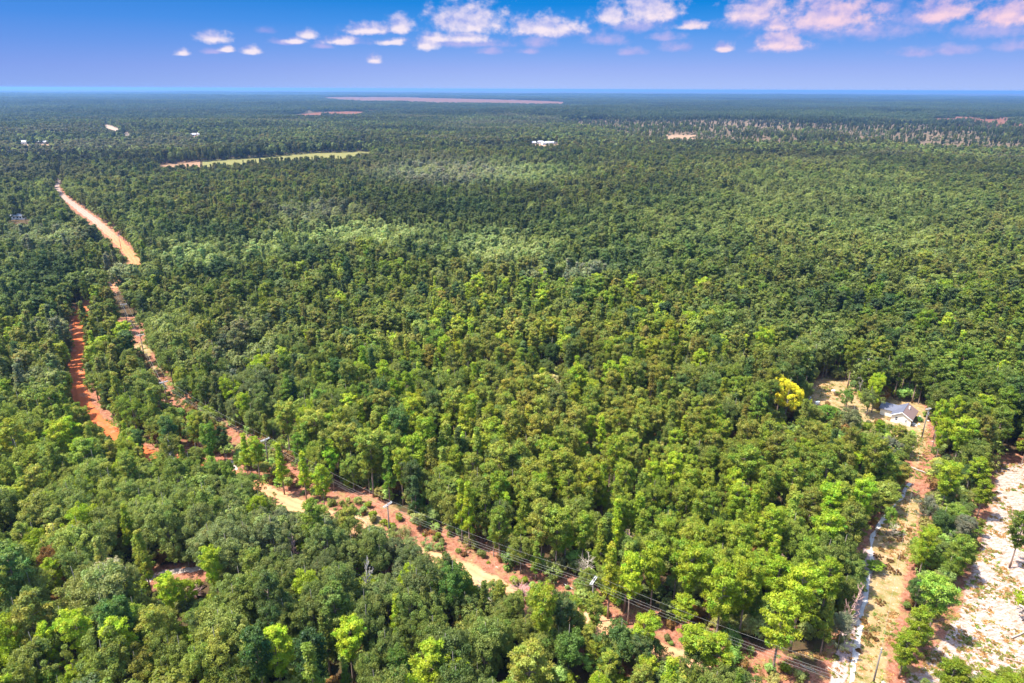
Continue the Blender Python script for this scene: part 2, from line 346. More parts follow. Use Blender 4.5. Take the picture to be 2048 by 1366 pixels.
# ------------------------------------------------------------------ ground sheet
def build_ground():
    rad = [0.0, 20, 35, 50]
    r = 60.0
    while r < 420: rad.append(r); r *= 1.0058
    while r < 1500: rad.append(r); r *= 1.012
    while r < 45000: rad.append(r); r *= 1.035
    rad = np.array(rad)
    angs = np.concatenate([np.arange(-48, 48.01, 0.30), np.arange(52, 312, 5.0)])
    A = np.radians(angs); nr, na = len(rad), len(A)
    X = (rad[1:, None]*np.sin(A)).ravel(); Y = (rad[1:, None]*np.cos(A)).ravel()
    X = np.append(X, 0); Y = np.append(Y, 0)
    Z = g(X, Y)
    # slight roughness of the near soil
    near = np.hypot(X, Y) < 500
    Z = Z + np.where(near, 0.35*(fbm(X, Y, 9)-.5), 0)
    idx = np.arange((nr-1)*na).reshape(nr-1, na)
    a = idx[:-1, :]; b = np.roll(idx, -1, 1)[:-1, :]; c = np.roll(idx, -1, 1)[1:, :]; d = idx[1:, :]
    quads = np.stack([a, d, c, b], -1).reshape(-1, 4)
    n = len(X)
    # weights
    wob = (fbm(X, Y, 7)-.5)*5
    red = np.zeros(n); sand = np.zeros(n); grass = np.zeros(n); clear = np.zeros(n)
    k_ = np.hypot(X, Y) < 900
    x, y, wb = X[k_], Y[k_], wob[k_]
    dl = ldist(x+3, y-2, cut_line[2:])
    red[k_] = sst(dl+wb, 13, 9)
    sand[k_] = sst(dl+wb*1.5, 6, 2)*sst(vnoise(x+5, y, 11), .45, .7)*.5
    grass[k_] = sst(dl+wb, 9, 4)*sst(vnoise(x-40, y+9, 19), .5, .75)*.8
    lane = W([(1830,838),(1868,836),(1866,880),(1860,940),(1845,1000),(1838,1060),(1822,1120),(1808,1190),(1798,1260),(1780,1310),(1775,1400),(1640,1420),(1670,1330),(1690,1250),(1715,1180),(1728,1110),(1745,1040),(1790,985),(1815,950),(1812,905)])
    sdl = sdist(x, y, lane)+wb*.5
    grass[k_] = np.maximum(grass[k_], sst(sdl, -1, 2.5)); red[k_] = np.maximum(red[k_], sst(sdl, -4, 0.5))
    rl = ldist(x, y, W([(1864,845),(1860,895),(1848,945),(1836,990)]))
    red_l = sst(rl+wb*.3, 2.2, .8); grass[k_] *= (1-.8*red_l)
    yard = W([(1600,815),(1612,770),(1650,745),(1720,755),(1760,780),(1850,800),(1868,840),(1840,880),(1800,900),(1740,870),(1700,850),(1650,820)])
    sdy = sdist(x, y, yard)+wb*.5
    grass[k_] = np.maximum(grass[k_], sst(sdy, -1, 3)*.85); red[k_] = np.maximum(red[k_], sst(sdy, -5, 0)*.9)
    cl = W([(1988,925),(2200,915),(2700,1100),(2700,1366),(2400,1600),(1780,1480),(1810,1366),(1860,1285),(1905,1215),(1925,1150),(1950,1100),(1966,1040),(1980,980)])
    sdc = sdist(x, y, cl)+wb*.8
    clear[k_] = sst(sdc, -1.5, 3); red[k_] = np.maximum(red[k_], sst(sdc, -8, -1)*.9)
    cut2 = W([(270,1140),(460,1118),(460,1150),(300,1175),(120,1210),(120,1180)])
    s2 = sdist(x, y, cut2)+wb*.4
    red[k_] = np.maximum(red[k_], sst(s2, -3, 1)*.9); sand[k_] = np.maximum(sand[k_], sst(s2, 0, 2)*sst(vnoise(x, y, 5), .4, .7))
    for q in ([(540,850),(600,830),(590,860),(550,885)], [(430,900),(490,905),(490,950),(430,955)], [(1055,725),(1070,730),(1160,745),(1175,770),(1140,785),(1060,770)]):
        s3 = sdist(x, y, W(q))+wb*.3; red[k_] = np.maximum(red[k_], sst(s3, -3, 1)*.8)
    s4 = sdist(x, y, W([(446,922),(478,918),(476,942),(450,946)])); sand[k_] = np.maximum(sand[k_], sst(s4, -1, 1))
    road = sst(ldist(x, y, road_w)+wb*.5, 7, 3.5); red[k_] = np.maximum(red[k_], road)
    sp = sdist(X, Y, W(SPARSE)); far = sst(sp, -60, 40)
    grass = np.maximum(grass, far*.42); red = np.maximum(red, far*.40)
    m, t, o = mat('ground_soil'); bs = t.new('ShaderNodeBsdfPrincipled'); bs.inputs['Roughness'].default_value = .95; bs.inputs['Specular IOR Level'].default_value = .1
    tcn = t.new('ShaderNodeTexCoord'); v = tcn.outputs['Object']
    at = lambda nm: t.new('ShaderNodeAttribute', attribute_name=nm).outputs['Fac']
    nf = t.noise(v, .9, 6, .7); nm = t.noise(v, .16, 5, .6); nh = t.noise(v, 2.6, 4, .7)
    base = t.mix(nf, (.060, .045, .022), (.20, .12, .06))
    base = t.mix(t.smooth(nm, .5, .7), base, (.085, .10, .03))
    n8 = t.noise(v, .28, 6, .75); redc = t.mix(t.smooth(nf, .3, .7), (.26, .09, .045), (.62, .26, .16)); redc = t.mix(t.smooth(nh, .5, .75), redc, (.58, .36, .25))
    redc = t.mix(t.math('MULTIPLY', t.smooth(n8, .50, .62), .75), redc, (.40, .30, .12)); redc = t.mix(t.math('MULTIPLY', t.smooth(t.noise(v, .42, 7, .8), .60, .67), .8), redc, (.80, .66, .56))
    c1 = t.mix(t.smooth(t.math('ADD', at('red'), t.math('MULTIPLY', t.math('SUBTRACT', nf, .5), .7)), .25, .6), base, redc)
    gr = t.mix(nf, (.42, .25, .09), (.68, .50, .27)); gr = t.mix(t.smooth(t.noise(v, .33, 5, .7), .45, .65), gr, (.27, .24, .06)); gr = t.mix(t.smooth(t.noise(v, .55, 6, .75), .52, .64), gr, (.62, .30, .17))
    gr = t.mix(t.math('MULTIPLY', t.smooth(t.noise(v, 1.3, 5, .8), .56, .66), .8), gr, (.86, .74, .62))
    c2 = t.mix(t.smooth(t.math('ADD', at('grass'), t.math('MULTIPLY', t.math('SUBTRACT', nf, .5), .9)), .3, .7), c1, gr)
    sn = t.mix(nh, (.60, .38, .28), (.90, .82, .76))
    c3 = t.mix(t.smooth(t.math('ADD', at('sand'), t.math('MULTIPLY', t.math('SUBTRACT', nf, .5), 1.6)), .45, .75), c2, sn)
    # sandy clearing: streaks of rusty grass over white sand
    mp = t.new('ShaderNodeMapping'); mp.inputs['Rotation'].default_value = (0, 0, R(-38)); mp.inputs['Scale'].default_value = (1, 2.1, 1); t.l.new(v, mp.inputs[0])
    s1 = t.noise(mp.outputs[0], .50, 8, .78); s2n = t.noise(mp.outputs[0], 1.1, 6, .8)
    cs = t.mix(t.smooth(s1, .36, .60), (.86, .76, .71), (.56, .36, .29)); cs = t.mix(t.smooth(s2n, .50, .60), cs, (.42, .22, .11)); cs = t.mix(t.smooth(t.noise(v, .07, 4, .6), .52, .70), cs, t.mix(nf, (.50, .33, .24), (.80, .62, .50)))
    cs = t.mix(t.math('MULTIPLY', t.smooth(t.noise(mp.outputs[0], .9, 5, .8), .55, .64), .8), cs, (.22, .19, .05))
    c4 = t.mix(t.smooth(t.math('ADD', at('clear'), t.math('MULTIPLY', t.math('SUBTRACT', nf, .5), .8)), .35, .65), c3, cs)
    fz = t.mix(t.noise(v, .03, 6, .75), (.11, .09, .045), (.34, .225, .13)); c4 = t.mix(t.math('MULTIPLY', at('far'), .85), c4, fz)
    c4 = t.vmath('SCALE', c4, .575)
    t.l.new(c4, bs.inputs['Base Color'])
    bu = t.new('ShaderNodeBump'); bu.inputs['Distance'].default_value = .25; bu.inputs['Strength'].default_value = .7
    t.l.new(t.math('ADD', nf, nh), bu.inputs['Height']); t.l.new(bu.outputs[0], bs.inputs['Normal'])
    t.l.new(bs.outputs[0], o.inputs[0])
    # centre fan
    verts = np.stack([X, Y, Z], 1)
    ctr = len(verts)-1
    fan = [(int(idx[0, (i+1) % na]), int(idx[0, i]), ctr) for i in range(na)]
    faces = [tuple(q) for q in quads.tolist()] + fan
    o_ = mesh_obj('ground', verts, faces, m, attrs={'far': ('POINT', far), 'red': ('POINT', red), 'sand': ('POINT', sand), 'grass': ('POINT', grass), 'clear': ('POINT', clear)}, smooth=True)
    tag(o_, kind='structure')
build_ground()

def catmull(pts, step=3.0):
    pts = [np.array(p) for p in pts]; out_ = []
    for i in range(len(pts)-1):
        p0 = pts[max(i-1, 0)]; p1 = pts[i]; p2 = pts[i+1]; p3 = pts[min(i+2, len(pts)-1)]
        n = max(2, int(np.linalg.norm(p2-p1)/step))
        for j in range(n):
            t = j/n
            out_.append(.5*((2*p1)+(-p0+p2)*t+(2*p0-5*p1+4*p2-p3)*t*t+(-p0+3*p1-3*p2+p3)*t**3))
    out_.append(pts[-1]); return np.array(out_)
def strip(name, line, wid, mat_, lift=.25, colf=None, step=1.2, edge=.6, cross=6):
    L = catmull(line, step); d = np.gradient(L, axis=0); d /= np.linalg.norm(d, axis=1)[:, None]+1e-9; nrm = np.stack([d[:, 1], -d[:, 0]], 1)
    wl = wid/2*(1+edge*(vnoise(L[:, 0], L[:, 1], 3.5)-.5)); wr = wid/2*(1+edge*(vnoise(L[:, 0]+77, L[:, 1], 3.5)-.5))
    V = []; prof = []
    for j in range(cross+1):
        s = j/cross; off = -wl+(wl+wr)*s; p = L+nrm*off[:, None]
        z = g(p[:, 0], p[:, 1])+lift+.35*(fbm(p[:, 0], p[:, 1], 9)-.5)*(np.hypot(p[:, 0], p[:, 1]) < 500)
        z = z-(.22 if j in (0, cross) else 0.0)*lift*4
        V.append(np.stack([p[:, 0], p[:, 1], z], 1)); prof.append(np.full(len(p), s))
    n = len(L); V = np.concatenate(V); i = np.arange(n-1)
    Q = np.concatenate([np.stack([j*n+i, j*n+i+1, (j+1)*n+i+1, (j+1)*n+i], 1) for j in range(cross)])
    tt = np.tile(np.linspace(0, 1, n), cross+1); at = {'across': ('POINT', np.concatenate(prof))}
    if colf is not None: at['rc'] = ('POINT', colf(V[:, 0], V[:, 1]))
    return tag(mesh_obj(name, V, Q, mat_, attrs=at, smooth=True), kind='structure')
def roadmat(name, colattr=False, c=(.6, .5, .45), rut=.5):
    m, t, o = mat(name); b = t.new('ShaderNodeBsdfPrincipled'); b.inputs['Roughness'].default_value = .95; b.inputs['Specular IOR Level'].default_value = .1
    tcn = t.new('ShaderNodeTexCoord'); v = tcn.outputs['Object']; n = t.noise(v, .8, 6, .7); n2 = t.noise(v, .22, 4, .6)
    if colattr: base = t.new('ShaderNodeAttribute', attribute_name='rc').outputs['Color']
    else:
        rg = t.new('ShaderNodeRGB'); rg.outputs[0].default_value = (*c, 1); base = rg.outputs[0]
    ac = t.new('ShaderNodeAttribute', attribute_name='across').outputs['Fac']
    ed = t.math('MULTIPLY', t.math('ABSOLUTE', t.math('SUBTRACT', ac, .5)), 2.0)
    ru = t.math('ABSOLUTE', t.math('SINE', t.math('MULTIPLY', ac, 9.42)))
    k1 = t.math('ADD', .62, t.math('MULTIPLY', t.math('ADD', n, t.math('MULTIPLY', ru, rut)), .48))
    cc = t.vmath('SCALE', base, k1)
    cc = t.mix(t.math('MULTIPLY', t.smooth(n2, .52, .7), .45), cc, (.72, .50, .34))
    cc = t.mix(t.smooth(t.math('ADD', ed, t.math('MULTIPLY', t.math('SUBTRACT', n, .5), 1.6)), .75, 1.1), cc, (.30, .17, .08)); cc = t.vmath('SCALE', cc, .58); t.l.new(cc, b.inputs['Base Color'])
    bu = t.new('ShaderNodeBump'); bu.inputs['Distance'].default_value = .08; t.l.new(n, bu.inputs['Height']); t.l.new(bu.outputs[0], b.inputs['Normal'])
    t.l.new(b.outputs[0], o.inputs[0]); return m
def roadcol(x, y):
    px, py, _ = proj(x, y, 0)
    c_far = np.array([.50, .35, .28]); c_mid = np.array([.70, .30, .13]); c_red = np.array([.74, .19, .06]); c_tan = np.array([.74, .40, .20])
    a = sst(py, 420, 500)[:, None]; b = sst(py, 560, 640)[:, None]; c = sst(px, 300, 620)[:, None]*sst(py, 800, 900)[:, None]
    return ((c_far*(1-a)+c_mid*a)*(1-b)+c_red*b)*(1-c)+c_tan*c
strip('dirt_road', road_w, 6.4, roadmat('orange_dirt', True), lift=.06, colf=roadcol, step=1.5)
strip('gravel_lane', W([(1640,1450),(1668,1390),(1684,1320),(1702,1240),(1716,1190),(1734,1140),(1738,1100)]), 2.8, roadmat('pinkish_gravel', c=(.64, .44, .40)), lift=.05, step=.8, edge=.35)
strip('sand_track', W([(1690,1440),(1704,1366),(1712,1310),(1722,1240),(1730,1190),(1742,1130),(1744,1085),(1758,1050),(1785,1015),(1806,990),(1818,966)]), 1.0, roadmat('white_sand', c=(.88, .82, .78), rut=.1), lift=.09, step=.6, edge=1.5)

def sheet(name, poly_px, mat_, lift=.4, sub=1):
    pts = [P(*p) for p in poly_px]
    o = mesh_obj(name, [(x, y, float(g(x, y))+lift) for x, y in pts], [tuple(range(len(pts)))], mat_)
    import bmesh as bm_
    b = bm_.new(); b.from_mesh(o.data); bm_.ops.triangulate(b, faces=b.faces)
    for _ in range(4): bm_.ops.subdivide_edges(b, edges=b.edges, cuts=1, use_grid_fill=True)
    for v in b.verts: v.co.z = float(g(v.co.x, v.co.y))+lift
    for f in b.faces:
        if f.normal.z < 0: f.normal_flip()
    b.to_mesh(o.data); b.free(); o.data.update(); return tag(o, kind='structure')
def fieldmat(name, a, b, sc=.02):
    m, t, o = mat(name); p = t.new('ShaderNodeBsdfDiffuse'); tcn = t.new('ShaderNodeTexCoord')
    n = t.noise(tcn.outputs['Object'], sc, 6, .65); n2 = t.noise(tcn.outputs['Object'], sc*7, 4, .6)
    t.l.new(t.vmath('SCALE', t.mix(t.math('MULTIPLY', t.math('ADD', n, n2), .5), a, b), .58), p.inputs[0]); t.l.new(p.outputs[0], o.inputs[0]); return m
sheet('bare_field', [(300,326),(395,320),(400,322),(402,345),(330,348),(305,342)], fieldmat('bare_field_soil', (.30, .16, .09), (.52, .33, .20)), .3)
sheet('hay_field', [(405,321),(520,311),(620,303),(748,300),(748,312),(600,328),(405,345)], fieldmat('hay', (.20, .20, .06), (.36, .31, .12)), .3)
sheet('distant_field', [(600,193.5),(760,191),(900,193),(1060,199),(1165,204),(1150,210.5),(900,209),(600,199)], fieldmat('distant_soil', (.20, .10, .07), (.30, .16, .11), .002), 2)
for q in ([(124,213),(138,213),(143,226),(134,226)], [(200,246),(218,249),(242,258),(234,264),(212,257)], [(244,262),(258,264),(266,275),(252,275)]): sheet('far_road', q, fieldmat('far_road_dirt', (.42, .30, .22), (.62, .48, .36), .05), 1)
for q in ([(30,283),(106,284),(108,292),(30,293)], [(1024,284),(1120,284),(1122,292),(1090,296),(1024,292)], [(376,266),(406,266),(404,276),(378,277)], [(1328,269),(1395,270),(1395,279),(1332,279)]): sheet('bare_yard', q, fieldmat('bare_yard_soil', (.34, .20, .12), (.55, .38, .24), .04), .6)
for q in REDFAR: sheet('red_heath', q, fieldmat('red_heath', (.20, .09, .05), (.32, .14, .09), .01), 3)
for q in PALEFAR: sheet('pale_meadow', q, fieldmat('pale_meadow', (.20, .22, .11), (.32, .31, .17), .01), 3)

# ------------------------------------------------------------------ tree meshes
def unit(v): return v/(np.linalg.norm(v, axis=-1, keepdims=True)+1e-9)
def scales(rg, c, nrm, size, jit, aspect=1.0):
    """one quad leaf-clump per row, roughly facing nrm"""
    n = len(c); nn = unit(nrm+jit*rg.normal(size=(n, 3)))
    a = unit(np.cross(nn, rg.normal(size=(n, 3)))); b = np.cross(nn, a)
    s = size*(.6+.8*rg.random((n, 1))); a = a*s; b = b*s*aspect
    tip = nn*s*.25
    return np.stack([c-a*.5-b*.5, c+a*.5-b*.35-tip, c+a*.4+b*.5, c-a*.55+b*.4-tip], 1)   # slightly folded quad
def crown_mesh(name, rg, centres, rad, per, size, jit, material, blades=0, upbias=.35, hue=.12, squash=.85, blen=.7, lv=.22, co=.6):
    ax = np.median(centres, axis=0)
    P_ = []; V_ = []
    for c, r in zip(centres, rad):
        d = unit(rg.normal(size=(per, 3))+np.array([0, 0, upbias])); d2 = d*np.array([1, 1, squash])
        q = scales(rg, c+d2*r*(.75+.3*rg.random((per, 1))), unit(d+co*unit((c-ax)*np.array([1, 1, .6]))), size, jit)
        br = (.82+.36*rg.random()); base = np.array([br*(1+hue*rg.normal()), br, br*(1+hue*rg.normal())])
        col = base*(1-lv+2*lv*rg.random((per, 1)))
        P_.append(q); V_.append(col)
        if blades:
            d = unit(rg.normal(size=(blades, 3))+np.array([0, 0, .5])); s = unit(np.cross(d, rg.normal(size=(blades, 3))))*size*.35
            o_ = c+d*r*.3; e = c+d*r*(.85+blen*rg.random((blades, 1)))
            P_.append(np.stack([o_-s*.6, o_+s*.6, e+s*.35, e-s*.35], 1)); V_.append(base*(.85+.4*rg.random((blades, 1))))
    Pq = np.concatenate(P_); Vc = np.clip(np.concatenate(V_), .3, 1.8); n = len(Pq)
    return Pq.reshape(-1, 3), np.arange(n*4).reshape(n, 4), Vc

def pine_layout(rg, h, rad, base=.40, nl=26, shape=0):
    limbs = []; tufts = []
    for i in range(nl):
        t = base+(1-base)*((i+rg.random()*.7)/nl); s = (t-base)/(1-base)
        if shape == 0: L = rad*(math.sin(math.pi*min(1, (.22+.78*s)))**.75*1.0+.12)
        elif shape == 1: L = rad*(1.05-s*.92)*(.75+.25*min(1, s*5))
        else: L = rad*(1.0-.75*abs(s-.62)**1.4*2.2) 
        L = max(.5, L)*(.7+.5*rg.random())
        az_ = i*2.4+rg.normal()*.4; rise = -.12+.75*s+rg.normal()*.1
        p0 = np.array([0, 0, h*t*.97]); dirv = np.array([math.cos(az_), math.sin(az_), rise]); p1 = p0+dirv*L*.55; p2 = p0+dirv*L*np.array([1, 1, 1.1])+[0, 0, .15*L]
        limbs.append((p0, p1, p2))
        nt = max(2, int(2+L*2.0))
        for j in range(nt):
            u = .35+.65*(j+rg.random())/nt; side_ = (rg.random()-.5)*L*.75*(1.1-u*.4)
            perp = np.array([-math.sin(az_), math.cos(az_), 0])
            tufts.append(p0+dirv*L*u+perp*side_+[0, 0, .15*L*u+rg.normal()*.15])
    for j in range(5): tufts.append(np.array([rg.normal()*.35, rg.normal()*.35, h*(.95+.05*rg.random())]))
    return limbs, np.array(tufts)
def oak_layout(rg, h, rad, base=.3, n=64):
    c = np.array([0, 0, h*(base+(1-base)*.5)]); a = np.array([rad, rad, h*(1-base)*.5])
    d = unit(rg.normal(size=(n, 3))+[0, 0, .25]); lob = d*a*(.45+.55*rg.random((n, 1))**.45)
    # big uneven lobes
    for _ in range(8):
        q = unit(rg.normal(size=3)); k_ = (d@q) > .6; lob[k_] *= (1+.36*rg.normal())
    lob[:, 2] = np.maximum(lob[:, 2], -a[2]*.75)
    limbs = []
    for i in range(9):
        e = c+lob[i*5 % n]*.8; p0 = np.array([0, 0, h*(base*.55+.25*rg.random())]); limbs.append((p0, (p0+e)/2+[0, 0, .3], e))
    return limbs, c+lob

def trunk_part(mb, rg, h, r0_, limbs, k_=7, lk=4, m=0, top=.97, lean=.02):
    pts = [(0, 0, -.3)]; rr = [r0_*1.25]
    for i in range(1, 7):
        t = i/6; pts.append((rg.normal()*lean*h*.25*t, rg.normal()*lean*h*.25*t, h*t*top)); rr.append(r0_*(1-.82*t))
    mb.tube(pts, rr, k_, m)
    for (a, b, c) in limbs: mb.tube([a, b, c], [r0_*.34, r0_*.2, r0_*.07], lk, m, cap=False)

PINES, OAKS = [], []          # list of (crown object mesh, trunk mesh) prototypes: kept as mesh data, used by things and by the forest
def make_proto(kind, seed, lod):
    rg = np.random.default_rng(seed)
    if kind == 'pine':
        h = 17.0; rad = [2.5, 2.2, 2.9, 2.4, 2.6, 1.9][seed % 6]; shape = [0, 1, 2, 0, 2, 1][seed % 6]; base = [.42, .34, .50, .48, .42, .30][seed % 6]
        limbs, tufts = pine_layout(rg, h, rad, base, 30, shape)
        if lod == 0: v, f, c = crown_mesh('crown', rg, tufts, .46+.26*rg.random(len(tufts)), 22, .21, .40, None, 30, upbias=.5, blen=.5, lv=.15, co=.5)
        elif lod == 1: 
            v, f, c = crown_mesh('crown', rg, tufts, .5+.25*rg.random(len(tufts)), 12, .40, .30, None, 0, lv=.1, co=.9)
        else: 
            tufts = tufts[::4]; v, f, c = crown_mesh('crown', rg, tufts, .9+.4*rg.random(len(tufts)), 6, 1.15, .25, None, 0, lv=.08, co=1.0)
        bark, leaf, r0_ = M_BARK, M_NEEDLE, .22
    else:
        h = 13.0; rad = [3.6, 4.2, 3.3, 3.9, 3.0][seed % 5]; base = [.26, .22, .30, .2, .25][seed % 5]
        limbs, tufts = oak_layout(rg, h, rad, base, 125)
        if lod == 0: v, f, c = crown_mesh('crown', rg, tufts, .38+.45*rg.random(len(tufts)), 98, .155, .75, None, 18, hue=.07, blen=.6, lv=.18, co=.55)
        elif lod == 1: 
            v, f, c = crown_mesh('crown', rg, tufts, .65+.35*rg.random(len(tufts)), 18, .46, .32, None, 0, hue=.06, lv=.1, co=.9)
        else:
            tufts = tufts[::5]; v, f, c = crown_mesh('crown', rg, tufts, 1.4+.4*rg.random(len(tufts)), 7, 1.6, .25, None, 0, hue=.05, lv=.08, co=1.0)
        bark, leaf, r0_ = M_OBARK, M_LEAF, .20
    tb = MB(); trunk_part(tb, rg, h, r0_, limbs if lod == 0 else limbs[::4] if lod == 1 else [], 7 if lod == 0 else 4, 4 if lod == 0 else 3)
    return dict(v=v, f=f, c=c, tb=tb, bark=bark, leaf=leaf, h=h, rad=rad)
def split_objs(p):
    cr = mesh_obj('crown', p['v'], p['f'], p['leaf'], attrs={'var': ('FACE', p['c'])}, link=False)
    tr = p['tb'].build('trunk', p['bark'], link=False, smooth=True)
    return cr, tr
def merged_obj(name, ps, places=None):
    """one mesh (crown + trunk) used as instance geometry"""
    V = []; Fq = []; Mi = []; Cv = []; n = 0; tris = []
    places = places or [((0, 0, 0), 1.0, 0.0)]*len(ps)
    mats = [M_NEEDLE, M_LEAF, M_BARK, M_OBARK]
    for p, (off, sc, rz) in zip(ps, places):
        c, s = math.cos(rz), math.sin(rz); Rm = np.array([[c, -s, 0], [s, c, 0], [0, 0, 1]])
        v = p['v']@Rm.T*sc+np.array(off); V.append(v); Fq.extend((p['f']+n).tolist()); Mi += [mats.index(p['leaf'])]*len(p['f']); Cv.append(p['c']); n += len(v)
        if p['tb'] is not None:
            v = np.array(p['tb'].v)@Rm.T*sc+np.array(off); V.append(v); Fq.extend([tuple(i+n for i in q) for q in p['tb'].f]); Mi += [mats.index(p['bark'])]*len(p['tb'].f); Cv.append(np.ones((len(p['tb'].f), 3))); n += len(v)
    return mesh_obj(name, np.concatenate(V), Fq, mats, fmat=Mi, attrs={'var': ('FACE', np.concatenate(Cv))}, link=False)

NP, NO = 6, 5
P0 = [make_proto('pine', i, 0) for i in range(NP)]; O0 = [make_proto('oak', i, 0) for i in range(NO)]
P1 = [make_proto('pine', i, 1) for i in range(NP)]; O1 = [make_proto('oak', i, 1) for i in range(NO)]
P2 = [make_proto('pine', i, 2) for i in range(NP)]; O2 = [make_proto('oak', i, 2) for i in range(NO)]
S0 = [split_objs(p) for p in P0+O0]
LOD0 = [merged_obj('tree_near', [p]) for p in P0+O0]; LOD1 = [merged_obj('tree_middle', [p]) for p in P1+O1]; LOD2 = [merged_obj('tree_far', [p]) for p in P2+O2]
def patch(seed, size=64.0):
    rg = np.random.default_rng(900+seed); ps = []; pl = []
    for i in range(8):
        for j in range(8):
            q = [P2, P2, O2][rg.integers(3)]; p = dict(q[rg.integers(len(q))]); 
            k_ = rg.random(len(p['f'])) < .45; idx = p['f'][k_]; p['v'] = p['v'][idx.ravel()]; p['f'] = np.arange(len(idx)*4).reshape(-1, 4); p['c'] = p['c'][k_]*(.8+.4*rg.random()); p['tb'] = None
            p['v'] = p['v']*np.array([1.35, 1.35, 1]); pl.append((((i+.5+rg.normal()*.3)*size/8-size/2, (j+.5+rg.normal()*.3)*size/8-size/2, -2*rg.random()), .75+.4*rg.random(), rg.random()*6.28)); ps.append(p)
    return merged_obj('wood_patch', ps, pl)
PATCH = [patch(i) for i in range(3)]

# ------------------------------------------------------------------ tints by place in the landscape
C = lambda *a: np.array(a)
T_LIME = C(.30, .355, .020); T_MID = C(.155, .195, .022); T_OLIVE = C(.225, .22, .034); T_DARK = C(.062, .092, .022)
T_OAK = C(.185, .21, .05); T_GREY = C(.225, .21, .135); T_PALE = C(.29, .325, .11); T_YEL = C(.5, .42, .03); T_RUST = C(.27, .14, .04)
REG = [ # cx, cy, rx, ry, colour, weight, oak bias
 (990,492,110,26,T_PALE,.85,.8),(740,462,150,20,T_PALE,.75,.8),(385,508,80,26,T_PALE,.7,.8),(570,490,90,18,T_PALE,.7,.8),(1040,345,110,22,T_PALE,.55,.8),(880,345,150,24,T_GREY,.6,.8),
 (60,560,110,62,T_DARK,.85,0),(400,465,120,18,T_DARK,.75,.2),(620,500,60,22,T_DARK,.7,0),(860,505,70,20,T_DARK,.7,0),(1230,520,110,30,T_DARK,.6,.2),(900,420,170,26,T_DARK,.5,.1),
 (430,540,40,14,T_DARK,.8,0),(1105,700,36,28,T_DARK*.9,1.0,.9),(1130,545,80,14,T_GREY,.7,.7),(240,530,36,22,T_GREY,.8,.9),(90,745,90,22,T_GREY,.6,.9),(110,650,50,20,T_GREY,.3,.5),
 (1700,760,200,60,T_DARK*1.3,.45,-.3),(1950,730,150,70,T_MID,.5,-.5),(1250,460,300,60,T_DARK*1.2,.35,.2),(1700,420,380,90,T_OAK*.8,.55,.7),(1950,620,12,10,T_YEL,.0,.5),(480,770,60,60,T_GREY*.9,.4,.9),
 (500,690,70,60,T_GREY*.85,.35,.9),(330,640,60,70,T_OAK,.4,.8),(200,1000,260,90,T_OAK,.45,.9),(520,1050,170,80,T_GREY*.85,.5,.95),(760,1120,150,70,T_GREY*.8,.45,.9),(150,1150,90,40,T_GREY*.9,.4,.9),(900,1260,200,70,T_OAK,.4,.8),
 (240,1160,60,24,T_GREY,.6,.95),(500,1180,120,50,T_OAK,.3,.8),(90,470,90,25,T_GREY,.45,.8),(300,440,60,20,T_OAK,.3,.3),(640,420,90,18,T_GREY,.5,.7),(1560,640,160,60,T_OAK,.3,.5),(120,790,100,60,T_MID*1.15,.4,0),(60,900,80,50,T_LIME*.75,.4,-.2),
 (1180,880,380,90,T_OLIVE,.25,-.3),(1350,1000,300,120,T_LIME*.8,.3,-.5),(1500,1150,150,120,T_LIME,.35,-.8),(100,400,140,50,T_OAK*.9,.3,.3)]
def tint_of(x, y, z, rg, n):
    px, py, dd = proj(x, y, z)
    ob = np.full(n, .28); ob += np.where((px < 1100) & (py > 960+(px-600)*.35), .36, 0)
    r = rg.random((n, 1)); r2 = rg.random((n, 1))
    base = T_MID*(1-r)+T_OLIVE*r
    base = np.where(r2 > .80, T_LIME*.8*(.8+.3*r), base); base = np.where(r2 < .14, T_DARK*1.35, base)
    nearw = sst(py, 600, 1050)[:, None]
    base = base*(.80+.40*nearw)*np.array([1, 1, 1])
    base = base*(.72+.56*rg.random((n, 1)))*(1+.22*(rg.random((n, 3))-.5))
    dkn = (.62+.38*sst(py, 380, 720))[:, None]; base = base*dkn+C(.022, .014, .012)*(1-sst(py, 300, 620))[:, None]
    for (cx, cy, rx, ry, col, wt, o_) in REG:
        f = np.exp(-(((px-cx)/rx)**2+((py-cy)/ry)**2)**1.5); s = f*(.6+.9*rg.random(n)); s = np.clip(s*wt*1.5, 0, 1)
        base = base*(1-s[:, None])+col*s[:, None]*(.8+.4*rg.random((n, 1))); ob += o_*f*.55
    ob = ob+(fbm(x-321, y+77, 85.0)-.5)*1.1; big = fbm(x, y, 130.0); base = base*(.55+.9*big)[:, None]; mo = fbm(x+700, y-300, 48.0)[:, None]; base = base*(1+(mo-.5)*C(.9, .5, .5))
    return base, np.clip(ob, .03, .97), px, py, dd

# ------------------------------------------------------------------ placing the forest
def jgrid(r_in, r_out, sp, half=47.0, ymin=-1e9):
    xs = np.arange(-r_out, r_out, sp, dtype=float)
    ys = np.arange(-60 if r_in < 60 else 0, r_out, sp*.87, dtype=float)
    X, Y = np.meshgrid(xs, ys); X[1::2] += sp*.5
    X = X+rng.uniform(-.42, .42, X.shape)*sp; Y = Y+rng.uniform(-.42, .42, Y.shape)*sp
    X = X.ravel(); Y = Y.ravel(); rr = np.hypot(X, Y); a = np.degrees(np.abs(np.arctan2(X, Y)))
    k_ = (rr >= r_in) & (rr < r_out) & ((a < half) | (rr < 75))
    return X[k_], Y[k_]
HERO = []     # kind, top px, top py, height, proto, tint, width factor, extra label
def hero(kind, px, py, h, proto, tint, wf, label): HERO.append((kind, px, py, h, proto, tint, wf, label))
L_ = T_LIME
hero('pine', 484,868,14,1,L_*.95,.8,'slim lime pine on the cut edge, leftmost of the sunlit row beside the hidden crossarm')
